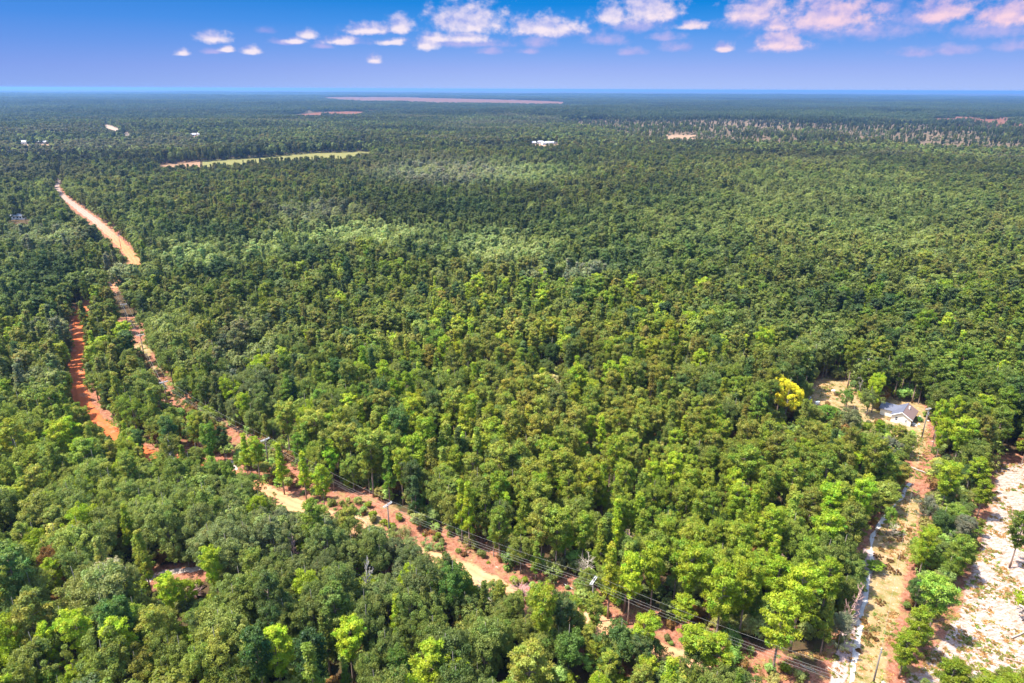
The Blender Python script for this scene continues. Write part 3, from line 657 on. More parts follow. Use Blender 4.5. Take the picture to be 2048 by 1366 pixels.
hero('pine', 508,874,14,3,L_*.9,.85,'lime pine second from left in the sunlit row beside the hidden crossarm')
hero('pine', 556,888,15,1,L_*.95,.85,'tall conical lime pine standing alone in the pink cut, right of the hidden crossarm')
hero('pine', 602,906,14,1,L_*1.05,.8,'bright conical lime pine between two others left of the power line')
hero('pine', 640,932,14,3,L_,.85,'loose lime pine, rightmost of the sunlit row left of the power line')
hero('pine', 692,1018,11,2,T_OLIVE,.8,'small flat topped pine beside the yellow road patch, left of the power pole')
hero('oak', 738,1042,15,1,T_OAK*.85,1.05,'big dark rounded broadleaf tree just below the power pole in the cut')
hero('oak', 905,1118,15,3,C(.10,.17,.03),.95,'large green dome shaped tree between two yellow road patches')
hero('pine', 620,1000,15,0,T_MID*1.2,.9,'full green pine overlapping the orange road, left of the small flat topped pine')
hero('pine', 1225,1088,18,1,C(.30,.30,.02),.95,'tall yellowish conical pine with bare trunk at the cut edge, right of the second pole')
hero('pine', 1266,1108,17,3,L_*1.15,.85,'bright lime pine with a bare trunk, right of the yellowish conical pine at the cut')
hero('pine', 1312,1092,17,4,L_*.8,.95,'green pine with bare trunk behind the wires, third of the roadside row')
hero('pine', 1385,1100,18,2,L_*.75,1.1,'wide spreading pine behind the wires, middle of the roadside row')
hero('pine', 1372,1190,9,0,L_*.85,.8,'short leafy pine stem hugging the wires at the cut edge')
hero('pine', 1452,1130,19,0,L_*.8,1.15,'tall full pine above twin bare trunks at the cut edge')
hero('pine', 1500,1125,18,4,L_*.7,1.0,'tall olive pine right of the twin bare trunks')
hero('pine', 1572,1190,18,0,C(.30,.34,.02),1.15,'broad yellow green pine near the bottom of the white track')
hero('pine', 1610,1140,19,2,L_*.95,1.2,'large bright pine just left of the white sandy track')
hero('pine', 1238,1000,16,1,L_*1.0,.9,'pointed lime pine deep in the forest above the second pole')
hero('pine', 1085,1000,18,0,T_OLIVE*1.1,1.1,'large pale olive pine at the cut edge between the two power poles')
hero('pine', 800,900,16,4,C(.30,.33,.03),.8,'sprawling yellow green pine, top edge of the cut above the power pole')
hero('pine', 330,1155,12,4,L_*1.15,.75,'bright lime tufted pine left of the small pink clearing')
hero('oak', 362,1152,10,0,L_*.8,.6,'bright green young tree below the small pink clearing at lower left')
hero('pine', 82,1248,14,3,L_*1.2,.7,'slim lime pine, leftmost of three in the lower left corner')
hero('pine', 145,1230,15,2,L_*1.1,.95,'broad lime pine, middle of three in the lower left corner')
hero('pine', 222,1238,15,0,L_*1.15,.95,'rounded lime pine, rightmost of three in the lower left corner')
hero('pine', 545,1256,15,0,L_*1.2,1.0,'large bright lime pine near the bottom edge, left of centre')
hero('pine', 695,1250,14,2,L_*1.1,.9,'bright lime pine near the bottom edge, below the bleached dead branches')
hero('pine', 418,1098,15,4,L_*.95,.8,'leaning lime pine right above the small pink clearing')
hero('pine', 245,1012,15,1,L_*.7,.75,'green conical pine among oaks at lower left')
hero('pine', 275,1062,16,1,C(.24,.25,.03),.85,'olive conical pine among oaks, below the orange road gap')
hero('oak', 100,1088,12,2,C(.20,.10,.03),.8,'rust tinged broadleaf tree near the left edge')
hero('pine', 95,1118,12,0,L_*.9,.7,'small lime pine below the rust tinged tree at left')
hero('pine', 790,1190,13,1,L_*.9,.7,'slender lime pine left of the bleached dead branches')
hero('pine', 860,1285,15,0,L_*.9,1.05,'full green pine at the bottom edge below the bleached dead branches')
hero('pine', 1060,1290,15,0,T_OLIVE*1.2,1.2,'broad olive pine at the bottom edge, left of the road patch')
hero('oak', 1140,1245,13,1,C(.11,.17,.03),1.05,'wide green oak at the bottom, below the pink dead bush')
hero('oak', 1245,1235,13,3,C(.10,.15,.035),.9,'dark leafy oak beside the pinkish red clearing near the bottom')
hero('pine', 1292,1236,12,2,L_*.85,.9,'green pine overhanging the tan road patch at the bottom')
hero('pine', 1400,1262,12,2,L_*.8,1.1,'spreading pine right of the tan road patch at the bottom')
hero('pine', 1440,1270,12,0,L_*.85,.9,'rounded pine just below the wires, right of the tan road patch')
hero('oak', 1583,752,17,0,C(.62,.53,.03),1.2,'big golden yellow tree left of the house clearing')
hero('oak', 1760,742,15,2,C(.32,.38,.02),.8,'yellow green broadleaf tree above the cream house')
hero('oak', 1745,770,11,1,T_OAK*.8,1.05,'dark rounded tree touching the left side of the cream house')
hero('oak', 1700,775,8,3,C(.13,.20,.03),.7,'small bright rounded tree in the clearing left of the house')
hero('oak', 1710,808,11,1,C(.17,.17,.07),1.1,'greyish domed oak below left of the cream house')
hero('oak', 1652,808,8,4,C(.15,.24,.03),.9,'bright green low tree on the near edge of the house clearing')
hero('oak', 1790,868,9,3,T_GREY*.8,.75,'grey green tree covering the lane below the cream house')
hero('pine', 1778,905,14,0,T_MID*1.1,1.05,'dark full pine at the bend of the grassy lane')
hero('pine', 1888,800,17,3,L_*.95,.72,'tall bright pine with leaning bare trunk, right of the house pole')
hero('pine', 1918,792,18,0,L_*.85,.85,'tall rounded pine on bare trunk, right of the house pole')
hero('pine', 1930,840,17,2,L_*.9,1.1,'wide crowned pine with twin bare trunks above the lane')
hero('pine', 1892,838,15,4,L_*.95,.68,'bright pine over the red lane edge, right of the house pole')
hero('pine', 1905,930,14,4,L_*.85,1.1,'flat topped pine with pink trunk beside the white clearing')
hero('oak', 1948,925,10,3,T_DARK*1.2,.8,'dark bushy tree between two pines at the top of the clearing')
hero('pine', 1965,915,12,0,L_*.8,.85,'light green pine at the top left corner of the white clearing')
hero('pine', 1975,960,11,0,L_*.6,.8,'pale pine leaning over the white clearing edge')
hero('oak', 1868,985,10,3,T_GREY*.85,.65,'greyish tree beside the grassy lane, left edge of the tree belt')
hero('oak', 1895,1010,10,1,T_DARK*1.3,.85,'dark bushy tree in the middle of the tree belt by the clearing')
hero('oak', 1935,1030,9,2,T_GREY*.75,.75,'grey green tree on the clearing side of the tree belt')
hero('pine', 1860,1062,13,4,L_*.85,.72,'round topped pine with bent bare trunk beside the lane')
hero('pine', 1932,1072,12,0,T_MID*1.1,.85,'olive pine overhanging the middle of the white clearing edge')
hero('oak', 1905,1110,8,1,T_MID,.75,'low green tree in the belt above the large round pine')
hero('pine', 1885,1162,14,2,C(.24,.33,.04),1.15,'large round pale green pine beside the white clearing')
hero('oak', 1846,1150,9,4,T_DARK*1.6,.6,'small dark tree left of the large round pale pine')
hero('pine', 1848,1215,12,0,L_*.7,.75,'dense green pine, upper of two at the lower end of the belt')
hero('pine', 1820,1270,10,0,L_*.6,.8,'dense dark green pine, lowest of the belt beside the lane')
hero('oak', 1785,1012,8,2,C(.22,.30,.04),.45,'young green topped tree standing alone on the grassy lane')
hero('oak', 1752,1122,3.2,0,C(.24,.33,.03),.5,'tiny lime bush beside the white sand track')
hero('oak', 1690,1225,9,2,C(.20,.20,.12),.6,'sparse greyish bush hanging over the pink lane')
hero('pine', 2052,1030,14,4,T_MID*.8,.9,'dark pine cut by the right edge of the photo')
hero('pine', 1915,1322,11,0,L_*.5,.9,'dark green pine at the bottom right, left one of the pair')
hero('pine', 1990,1362,11,4,L_*.6,1.2,'broad green pine top along the bottom edge of the white clearing')
hero('pine', 2035,1356,11,0,L_*.6,1.0,'rightmost pine top in the bottom right corner')
hero('oak', 1105,672,15,1,T_DARK,1.15,'large very dark green tree in the middle of the forest')
hero('oak', 2005,600,12,4,C(.45,.40,.04),.55,'small yellowish tree in the forest near the right edge')
hero('oak', 1105,745,7,3,C(.55,.46,.24),.75,'pale straw coloured low tree below the very dark tree')
hero('pine', 1205,830,16,1,L_*1.05,.8,'narrow bright pine in the middle of the forest')
hero('pine', 1350,905,16,0,L_*1.0,1.0,'bright rounded pine in the forest, left of centre right')
hero('oak', 1045,1172,7,1,C(.62,.36,.36),.75,'pinkish dead leaved bush beside the road patches')

hx, hy, hh, hr = [], [], [], []
for (kd, px, py, h, pr, tn, wf, lb) in HERO:
    x, y = P(px, py, h); hx.append(x); hy.append(y); hh.append(h); hr.append((P0[pr]['rad'] if kd == 'pine' else O0[pr]['rad'])*wf*.75)
hx, hy, hh, hr = map(np.array, (hx, hy, hh, hr))

house_c = (126.5, 199.5)
def solid_block(x, y, rad):      # keep trunks off roads, pole line and the house
    b = (ldist(x, y, road_w) < 3.2) | (np.hypot(x-house_c[0], y-house_c[1]) < 7.5)
    b |= ldist(x, y, cut_line) < 4.5
    for px_, py_, r_ in zip(hx, hy, hr): b |= np.hypot(x-px_, y-py_) < (r_+.45*rad)
    return b
near_pos = []
def place(X, Y, sizes, wr, sp, poke=0.0):
    """largest size that does not hide open ground; returns index, height"""
    n = len(X); hgt = np.zeros(n); done = np.zeros(n, bool)
    d0 = np.hypot(X, Y)
    for s in sizes:
        idx = np.nonzero(~done)[0]
        if not len(idx): break
        h = s*(rng.uniform(.72, 1.18, len(idx)) if s > 12 else rng.uniform(.85, 1.12, len(idx))); x, y = X[idx], Y[idx]; z = g(x, y); rad = h*wr
        ok = np.ones(len(idx), bool); pk = rng.random(len(idx)) < poke
        for (lz, lx) in ((1.05, 0), (.95, -.7), (.95, .7), (.8, -1.15), (.8, 1.15), (.62, -1.3), (.62, 1.3), (.45, -1.0), (.45, 1.0), (.3, 0), (.1, 0), (.7, 0), (.85, 0)):
            px, py, dd = proj(x+lx*rad, y, z+h*lz); ok &= ~blocked(px, py) | (pk & (lz > .82))
        if len(hx): 
            # let the landmark trees show
            pass
        hgt[idx[ok]] = h[ok]; done[idx[ok]] = True
    return hgt
# near forest (0..330 m)
X, Y = jgrid(0, 330, 4.7)
b = solid_block(X, Y, 3.0); X, Y = X[~b], Y[~b]
# keep the sight line to landmark trees open: smaller trees right in front of them
hgt = place(X, Y, [15.5, 12.5, 8.5, 5], .16, 5.5)
hpx, hpy, hdd = proj(hx, hy, hh); cpx, cpy, cdd = proj(X, Y, hgt)
for i in range(len(HERO)):
    rad_px = hr[i]*1.2*F/hdd[i]; crown_px = hh[i]*(.62 if ('golden' not in HERO[i][7] and 'pinkish dead' not in HERO[i][7]) else .95)*F/hdd[i]
    k_ = (np.abs(cpx-hpx[i]) < rad_px*1.2) & (cpy < hpy[i]+crown_px) & (cdd < hdd[i]) & (cpy > hpy[i]-rad_px*3)
    hgt[k_] = np.where(hgt[k_] > 6, hgt[k_]*(.22 if ('golden' in HERO[i][7] or 'pinkish dead' in HERO[i][7]) else .55), hgt[k_])
k_ = hgt > 0; X, Y, hgt = X[k_], Y[k_], hgt[k_]
rl_ = catmull(road_w, 1.6); rl_ = rl_[np.hypot(rl_[:, 0], rl_[:, 1]) < 330]
fx = np.concatenate([rl_[:, 0]+rng.uniform(-3, 3, len(rl_)) for _ in range(5)]); fy = np.concatenate([rl_[:, 1]-rng.uniform(3.5, 15, len(rl_)) for _ in range(5)])
k_ = (ldist(fx, fy, road_w) > 3.4) & (ldist(fx, fy, cut_line) > 4) & (np.hypot(fx-house_c[0], fy-house_c[1]) > 8)
fx, fy = fx[k_], fy[k_]
fh = place(fx, fy, [11, 8.5, 6.5, 4.8], .11, 2); k_ = fh > 0; fx, fy, fh = fx[k_], fy[k_], fh[k_]
take = []
for i in np.argsort(-fh):
    if all((fx[i]-fx[j])**2+(fy[i]-fy[j])**2 > (.30*fh[i])**2+4 for j in take) and (np.hypot(X-fx[i], Y-fy[i]) > 1.6).all(): take.append(i)
X = np.concatenate([X, fx[take]]); Y = np.concatenate([Y, fy[take]]); hgt = np.concatenate([hgt, fh[take]]); print('fill', len(take))
hgt = hgt*np.where(hgt > 9, .84+.34*fbm(X+11, Y-45, 60.), 1)
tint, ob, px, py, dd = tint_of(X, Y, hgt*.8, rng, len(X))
isoak = rng.random(len(X)) < np.where(hgt < 9, np.maximum(ob, .6), ob)
oaks_t = T_OAK*(.85+.5*rng.random((len(X), 1))); mx_ = (.30+.35*rng.random((len(X), 1)))
tint = np.where(isoak[:, None], tint*(1-mx_)+oaks_t*mx_, tint)
odd = rng.random(len(X)); tint = np.where((odd < 0)[:, None], T_RUST, tint); tint = np.where(((odd > .955) & (hgt > 9))[:, None], T_LIME*.92, tint)
proto = np.where(isoak, NP+rng.integers(0, NO, len(X)), rng.integers(0, NP, len(X)))
hbase = np.where(isoak, 13.0, 17.0); sc = hgt*np.where(isoak & (hgt > 11), .86, 1.0)/hbase
wid = sc*rng.uniform(.85, 1.2, len(X))*np.where(hgt < 9, 1.15, 1.0)*np.where(isoak & (hgt > 9), .86, 1.0); rot = rng.random(len(X))*6.283
# heroes joined in front of the arrays
hp = np.array([(q[4] if q[0] == 'pine' else NP+q[4]) for q in HERO]); ho = np.array([q[0] == 'oak' for q in HERO])
hs = hh/np.where(ho, 13.0, 17.0); hw = np.array([q[6] for q in HERO])*np.where(ho, 1.0, 1.0)
ht = np.array([q[5] for q in HERO]); hlab = [q[7] for q in HERO]
X = np.concatenate([hx, X]); Y = np.concatenate([hy, Y]); hgt = np.concatenate([hh, hgt]); tint = np.concatenate([ht, tint]); proto = np.concatenate([hp, proto])
isoak = np.concatenate([ho, isoak]); sc = np.concatenate([hs, sc]); wid = np.concatenate([hw, wid]); rot = np.concatenate([rng.random(len(hx))*6.283, rot])
NH = len(hx); N = len(X)
# visible area of every near tree (coarse splat, nearest first)
Gx, Gy = 512, 342; occ = np.zeros((Gy, Gx), bool); vis = np.zeros(N, int)
cr = np.array([q['rad'] for q in P0+O0])[proto]*wid; cz = hgt*np.where(isoak, .62, .70); hz = hgt*np.where(isoak, .36, .28)
px, py, dd = proj(X, Y, cz)
for i in np.argsort(np.hypot(X, Y)):
    if dd[i] <= 5 or not (-60 < px[i] < 2108 and -60 < py[i] < 1426): continue
    rx = cr[i]*F/dd[i]/4; ry = hz[i]*.85*F/dd[i]/4; cx, cy = px[i]/4, py[i]/4
    x0, x1, y0, y1 = int(max(0, cx-rx)), int(min(Gx-1, cx+rx))+1, int(max(0, cy-ry)), int(min(Gy-1, cy+ry))+1
    if x1 <= x0 or y1 <= y0: continue
    yy, xx = np.mgrid[y0:y1, x0:x1]; m_ = ((xx-cx)/max(rx, .5))**2+((yy-cy)/max(ry, .5))**2 < 1
    sub = occ[y0:y1, x0:x1]; vis[i] = int((m_ & ~sub).sum()); sub |= m_
vis[:NH] += 100000
single = np.zeros(N, bool)
for flag in (False, True):
    idx = np.nonzero((isoak == flag) & (vis > 6))[0]; idx = idx[np.argsort(-vis[idx])][:300]; single[idx] = True

# labels
LM = [(775,1030,'the tall cut pole'),(1187,1165,'the second power pole'),(1808,835,'the cream house'),(1583,790,'the golden yellow tree'),(530,880,'the half hidden crossarm'),
 (1045,1195,'the pink dead bush'),(1740,1130,'the white sand track'),(1340,1315,'the tan road patch'),(320,1152,'the small pink clearing'),(828,1235,'the bleached dead branches'),
 (155,750,'the straight orange road'),(1960,1180,'the white clearing'),(1020,1366,'bottom edge centre'),(30,1350,'bottom left corner'),(30,1000,'the left edge'),(300,760,'the pale upper cut'),
 (1105,700,'the very dark tree'),(940,1150,'the yellow road patch'),(545,830,'the pale dead snag'),(1600,1300,'the pink lane cut'),(300,912,'the orange road gap'),(610,1010,'the orange road bend'),
 (1480,1000,'the forest middle right'),(1250,870,'the narrow bright pine'),(900,850,'the sprawling yellow pine'),(1400,1180,'the roadside pine row'),(180,1235,'the three corner pines'),(560,1290,'the big bottom lime pine'),
 (700,750,'the mid left forest'),(1500,820,'forest left of the clearing'),(1900,850,'the tall house pines'),(1890,1200,'the round pale pine'),(2040,800,'the right edge')]
ORD = ['nearest','second nearest','third nearest','fourth nearest','fifth nearest','sixth nearest','seventh nearest','eighth nearest','ninth nearest','tenth nearest','eleventh nearest','twelfth nearest','thirteenth nearest','fourteenth nearest','fifteenth nearest']
def colname(c):
    r, g_, b_2 = c; br = .3*r+.6*g_
    if r > g_*1.25: return 'rusty brown'
    if b_2 > .4*g_: return 'greyish green'
    if g_ > .25: return 'bright lime'
    if r > .95*g_: return 'olive'
    if br < .085: return 'dark green'
    return 'mid green' if br < .13 else 'fresh green'
keys = {}
for i in np.nonzero(single)[0]:
    if i < NH: continue
    q = [((px[i]-a)**2+((py[i]-b_3)*1.2)**2, n_, a, b_3) for a, b_3, n_ in LM]; d_, n_, a, b_3 = min(q)
    dx, dy = px[i]-a, py[i]-b_3
    v_ = 'above' if dy < 0 else 'below'; h_ = 'left' if dx < 0 else 'right'
    if abs(dx) > 2.4*abs(dy): dr = f'to the {h_} of'
    elif abs(dy) > 2.4*abs(dx): dr = v_
    else: dr = f'{v_} {h_} of'
    size = 'tall' if hgt[i] > 15 else 'medium' if hgt[i] > 9.5 else 'small'
    keys.setdefault((size, colname(tint[i]), 'broadleaf tree' if isoak[i] else 'pine', dr, n_), []).append((d_, i))
labels = {}
for (size, cn, kd, dr, n_), L in keys.items():
    L.sort()
    for j, (_, i) in enumerate(L):
        labels[i] = f'{size} {cn} {kd} {dr} {n_}' + (f', {ORD[j]}' if len(L) > 1 else '') if j < 15 else f'{size} {cn} {kd} {dr} {n_}, number {j+1} outwards'
made = {}
for i in np.nonzero(single)[0]:
    oak = bool(isoak[i]); r = empty('broadleaf_tree' if oak else 'pine_tree', (float(X[i]), float(Y[i]), float(g(X[i], Y[i]))), float(rot[i]))
    r.scale = (float(wid[i]), float(wid[i]), float(sc[i]))
    tag(r, hlab[i] if i < NH else labels[i], 'tree', 'broadleaf trees of the forest' if oak else 'pine trees of the forest')
    cr_, tr_ = S0[proto[i]]
    for src in (tr_, cr_):
        o_ = src.copy(); COL.objects.link(o_); o_.parent = r
        if src is cr_: o_['tint'] = [float(v_) for v_ in tint[i]]

# geometry-node scatter: one object of countless trees
def scatter(name, protos, x, y, z, idx, rot_, sx, sz, tn, label=None, cat=None):
    me = bpy.data.meshes.new(name); n = len(x); me.vertices.add(n)
    me.vertices.foreach_set('co', np.stack([x, y, z], 1).astype(np.float32).ravel())
    a = me.attributes.new('kind_index', 'INT', 'POINT'); a.data.foreach_set('value', np.asarray(idx, np.int32))
    a = me.attributes.new('turn', 'FLOAT_VECTOR', 'POINT'); a.data.foreach_set('vector', np.stack([rot_*0, rot_*0, rot_], 1).astype(np.float32).ravel())
    a = me.attributes.new('grow', 'FLOAT_VECTOR', 'POINT'); a.data.foreach_set('vector', np.stack([sx, sx, sz], 1).astype(np.float32).ravel())
    a = me.attributes.new('tint', 'FLOAT_VECTOR', 'POINT'); a.data.foreach_set('vector', np.asarray(tn, np.float32).ravel())
    for m_ in (M_NEEDLE, M_LEAF, M_BARK, M_OBARK): me.materials.append(m_)
    o = bpy.data.objects.new(name, me); COL.objects.link(o)
    tr = bpy.data.node_groups.new(name, 'GeometryNodeTree'); tr.interface.new_socket('Geometry', in_out='INPUT', socket_type='NodeSocketGeometry'); tr.interface.new_socket('Geometry', in_out='OUTPUT', socket_type='NodeSocketGeometry')
    gi = tr.nodes.new('NodeGroupInput'); go = tr.nodes.new('NodeGroupOutput'); jn = tr.nodes.new('GeometryNodeJoinGeometry')
    def attr(nm, dt):
        q = tr.nodes.new('GeometryNodeInputNamedAttribute'); q.data_type = dt; q.inputs[0].default_value = nm; return [s for s in q.outputs if s.enabled][0]
    ki, tu, gw = attr('kind_index', 'INT'), attr('turn', 'FLOAT_VECTOR'), attr('grow', 'FLOAT_VECTOR')
    for j, pr in enumerate(protos):
        oi = tr.nodes.new('GeometryNodeObjectInfo'); oi.inputs['Object'].default_value = pr; oi.inputs['As Instance'].default_value = False
        gti = tr.nodes.new('GeometryNodeGeometryToInstance'); tr.links.new(oi.outputs['Geometry'], gti.inputs[0])
        cmp_ = tr.nodes.new('FunctionNodeCompare'); cmp_.data_type = 'INT'; cmp_.operation = 'EQUAL'
        ins = [s for s in cmp_.inputs if s.type == 'INT']; tr.links.new(ki, ins[0]); ins[1].default_value = j
        ip = tr.nodes.new('GeometryNodeInstanceOnPoints')
        tr.links.new(gi.outputs[0], ip.inputs['Points']); tr.links.new(cmp_.outputs[0], ip.inputs['Selection']); tr.links.new(oi.outputs['Geometry'], ip.inputs['Instance'])
        tr.links.new(tu, ip.inputs['Rotation']); tr.links.new(gw, ip.inputs['Scale']); tr.links.new(ip.outputs[0], jn.inputs[0])
    tr.links.new(jn.outputs[0], go.inputs[0])
    md = o.modifiers.new('scatter', 'NODES'); md.node_group = tr
    return tag(o, label, cat, kind='stuff')

rest = np.nonzero(~single)[0]
rr_ = np.hypot(X[rest], Y[rest]); lod = np.where((rr_ < 235) & (vis[rest] > 0), 0, 1)
FX = [X[rest]]; FY = [Y[rest]]; FI = [proto[rest]+np.where(lod == 0, 0, NP+NO)]; FR = [rot[rest]]; FS = [wid[rest]]; FZ = [sc[rest]]; FT = [tint[rest]]
def ring(r_in, r_out, sp, lodn, sizes, grow=1.0, poke=0.0, under=False):
    X, Y = jgrid(r_in, r_out, sp); 
    b = (ldist(X, Y, road_w) < 3.5) | (ldist(X, Y, cut_line) < 4.5); X, Y = X[~b], Y[~b]
    hg = place(X, Y, sizes, .17, sp, poke)
    hg = hg*np.where(hg > 9, .80+.42*fbm(X+11, Y-45, 120.), 1)
    sp_ = sdist(X, Y, SPW) > 0; dn = fbm(X+900, Y, 220.)
    keep = (hg > 0) & (~sp_ | (rng.random(len(X)) < .075+.26*sst(dn, .47, .70)))
    for q in HOLES: keep &= ~(inpoly(X, Y, q) & (rng.random(len(X)) < .86))
    X, Y, hg, sp_ = X[keep], Y[keep], hg[keep], sp_[keep]; n = len(X)
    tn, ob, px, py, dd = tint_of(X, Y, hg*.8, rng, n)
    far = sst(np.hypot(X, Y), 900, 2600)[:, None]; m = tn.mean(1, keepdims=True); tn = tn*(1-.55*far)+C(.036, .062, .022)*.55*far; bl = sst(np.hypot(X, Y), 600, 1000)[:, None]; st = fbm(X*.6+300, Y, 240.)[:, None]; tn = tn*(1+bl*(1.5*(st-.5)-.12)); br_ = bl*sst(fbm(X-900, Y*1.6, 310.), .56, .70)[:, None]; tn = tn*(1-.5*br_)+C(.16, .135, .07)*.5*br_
    if under: tn = tn*.6+T_OAK*.3
    ok_ = rng.random(n) < (1.0 if under else ob*np.where(sp_, .2, 1)); pr = np.where(ok_, NP+rng.integers(0, NO, n), rng.integers(0, NP, n))
    oaks_t = T_OAK*(.85+.5*rng.random((n, 1))); mx_ = (.25+.35*rng.random((n, 1))); tn = np.where(ok_[:, None], tn*(1-mx_)+oaks_t*mx_, tn)
    s = hg*np.where(ok_, .88, 1.0)/np.where(ok_, 13., 17.)
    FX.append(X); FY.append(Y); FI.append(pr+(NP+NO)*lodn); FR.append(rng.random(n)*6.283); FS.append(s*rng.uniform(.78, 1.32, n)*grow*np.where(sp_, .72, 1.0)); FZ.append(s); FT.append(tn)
SPW = W(SPARSE); HOLES = [W(q) for q in REDFAR+PALEFAR]
ring(330, 800, 5.7, 1, [17, 12, 8], .92)
ring(330, 800, 7.5, 2, [7, 5], 1.2, under=True)
ring(800, 1150, 6.3, 1, [17, 12], .98, .35)
ring(1150, 2600, 7.4, 2, [16.5, 12], 1.08, .35)
ring(800, 1600, 10, 2, [7], 1.5, under=True)
sx, sy = jgrid(1000, 2700, 11); k_ = (sdist(sx, sy, SPW) > 0) & (rng.random(len(sx)) < .08+.34*sst(fbm(sx, sy, 90.), .45, .62)); sx, sy = sx[k_], sy[k_]; n = len(sx); a_5, b_5, _ = proj(sx, sy, g(sx, sy)); k_ = ~blocked(a_5, b_5); sx, sy = sx[k_], sy[k_]; n = len(sx)
FX.append(sx); FY.append(sy); FI.append(NP+rng.integers(0, NO, n)+2*(NP+NO)); FR.append(rng.random(n)*6.28); FS.append(rng.uniform(.35, .8, n)*1.4); FZ.append(rng.uniform(.18, .42, n)); FT.append(np.where(rng.random((n, 1)) < .5, C(.12, .10, .05), C(.09, .11, .04))*rng.uniform(.7, 1.3, (n, 1)))
cat_ = lambda L: np.concatenate(L)
FXc, FYc = cat_(FX), cat_(FY)
print('trees single', int(single.sum()), 'near', N, 'forest', len(FXc))
scatter('forest', LOD0+LOD1+LOD2, FXc, FYc, g(FXc, FYc), cat_(FI), cat_(FR), cat_(FS), cat_(FZ), cat_(FT), 'dense green mixed pine forest spreading over the whole plain', 'forest')
# far woods as patches
X, Y = jgrid(2600, 17000, 62)
px, py, dd = proj(X, Y, g(X, Y)+13); k_ = ~blocked(px, py)
for dx in (-30, 30):
    a_1, b_1, _ = proj(X+dx, Y-30, g(X, Y)+2); k_ &= ~blocked(a_1, b_1)
for q in HOLES: k_ &= ~(inpoly(X, Y, q) & (rng.random(len(X)) < .84))
dn = fbm(X, Y, 800.); k_ &= (dn > .30) | (rng.random(len(X)) < .6)
far_thin = (np.hypot(X, Y) < 6500) | (rng.random(len(X)) < .45); k_ &= far_thin
X, Y = X[k_], Y[k_]; n = len(X); tn, *_ = tint_of(X, Y, np.full(n, 12.), rng, n)
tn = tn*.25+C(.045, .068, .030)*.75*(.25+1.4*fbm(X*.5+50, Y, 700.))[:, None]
s = rng.uniform(.95, 1.25, n)*np.where(np.hypot(X, Y) > 6500, 1.5, 1.0)
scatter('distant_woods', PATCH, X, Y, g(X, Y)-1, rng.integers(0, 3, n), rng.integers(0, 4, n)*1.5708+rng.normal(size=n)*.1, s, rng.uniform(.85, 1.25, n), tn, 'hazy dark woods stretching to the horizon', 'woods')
print('patches', n)
# undergrowth: low bushes on the forest floor
X, Y = jgrid(40, 300, 3.6)
k_ = ldist(X, Y, road_w) > 4; X, Y = X[k_], Y[k_]
hg = place(X, Y, [4.2, 2.2], .35, 3.6); k_ = (hg > 0) & (rng.random(len(X)) < .8) & (np.hypot(X-house_c[0], Y-house_c[1]) > 7); X, Y, hg = X[k_], Y[k_], hg[k_]
sx_, sy_ = jgrid(60, 330, 2.3); d1 = ldist(sx_, sy_, road_w); d2 = ldist(sx_, sy_, cut_line)
k_ = (d1 > 2.9) & (((d1 < 8.5) & (rng.random(len(sx_)) < .42)) | ((d2 < 11) & (rng.random(len(sx_)) < .30*sst(fbm(sx_, sy_, 6.), .45, .6)))) & (np.hypot(sx_-house_c[0], sy_-house_c[1]) > 9)
sx_, sy_ = sx_[k_], sy_[k_]; X = np.concatenate([X, sx_]); Y = np.concatenate([Y, sy_]); hg = np.concatenate([hg, rng.uniform(.9, 2.6, len(sx_))])
n = len(X); tn = (T_OAK*1.25*(.6+.9*rng.random((n, 1))))*(.8+.4*rng.random((n, 3))); tn[rng.random(n) < .12] = T_RUST*.8; tn[rng.random(n) < .12] = T_LIME*.7
scatter('undergrowth', LOD1[NP:], X, Y, g(X, Y)-.6, rng.integers(0, NO, n), rng.random(n)*6.28, hg/13*1.5, hg/13*1.25, tn, 'low green and rusty bushes on the forest floor', 'undergrowth')

# grass tufts and litter on open ground
def tuft_proto(seed):
    rg = np.random.default_rng(seed); n = 26
    c = rg.normal(size=(n, 3))*np.array([.28, .28, .0])+[0, 0, .12]; d = unit(rg.normal(size=(n, 3))*[1, 1, .4]+[0, 0, .6])
    q = scales(rg, c+d*.1, np.cross(d, rg.normal(size=(n, 3))), .26, .3, 1.3); col = .7+.6*rg.random((n, 1))*np.ones((1, 3))
    return merged_obj('grass_tuft', [dict(v=q.reshape(-1, 3), f=np.arange(n*4).reshape(n, 4), c=col, leaf=M_LEAF, bark=M_BARK, tb=None)])
TUFT = [tuft_proto(i) for i in range(3)]
zones = [W(OPEN[i]) for i in (0, 3)] + [W([(1500,1318),(1690,1290),(1736,1100),(1800,985),(1830,900),(1850,840),(1866,838),(1858,920),(1836,1050),(1806,1180),(1775,1400),(1520,1400)]), W([(1625,790),(1640,762),(1712,772),(1740,830),(1640,806)]), W([(1990,928),(2120,930),(2120,1440),(1760,1440),(1872,1262),(1930,1150),(1985,990)])]
tx, ty, tt, ts = [], [], [], []
for zi, (q, dens) in enumerate(zip(zones, (.8, 1.2, 1.8, .9, 2.2))):
    a = np.array(q); x0, x1, y0, y1 = a[:, 0].min(), a[:, 0].max(), a[:, 1].min(), a[:, 1].max(); n = int((x1-x0)*(y1-y0)*dens)
    x = rng.uniform(x0, x1, n); y = rng.uniform(y0, y1, n); cl_ = fbm(x, y, 5.0 if zi < 4 else 3.5); k_ = inpoly(x, y, q) & (rng.random(n) < sst(cl_, .42, .62)) & (np.hypot(x-house_c[0], y-house_c[1]) > 6.5)
    x, y = x[k_], y[k_]; tx.append(x); ty.append(y); r = rng.random((len(x), 1))
    tt.append(np.where(r < .5, C(.42, .24, .10), np.where(r < .8, C(.28, .25, .07), C(.20, .24, .05)))*(.7+.6*rng.random((len(x), 1)))); ts.append(rng.uniform(.3, .95, len(x)))
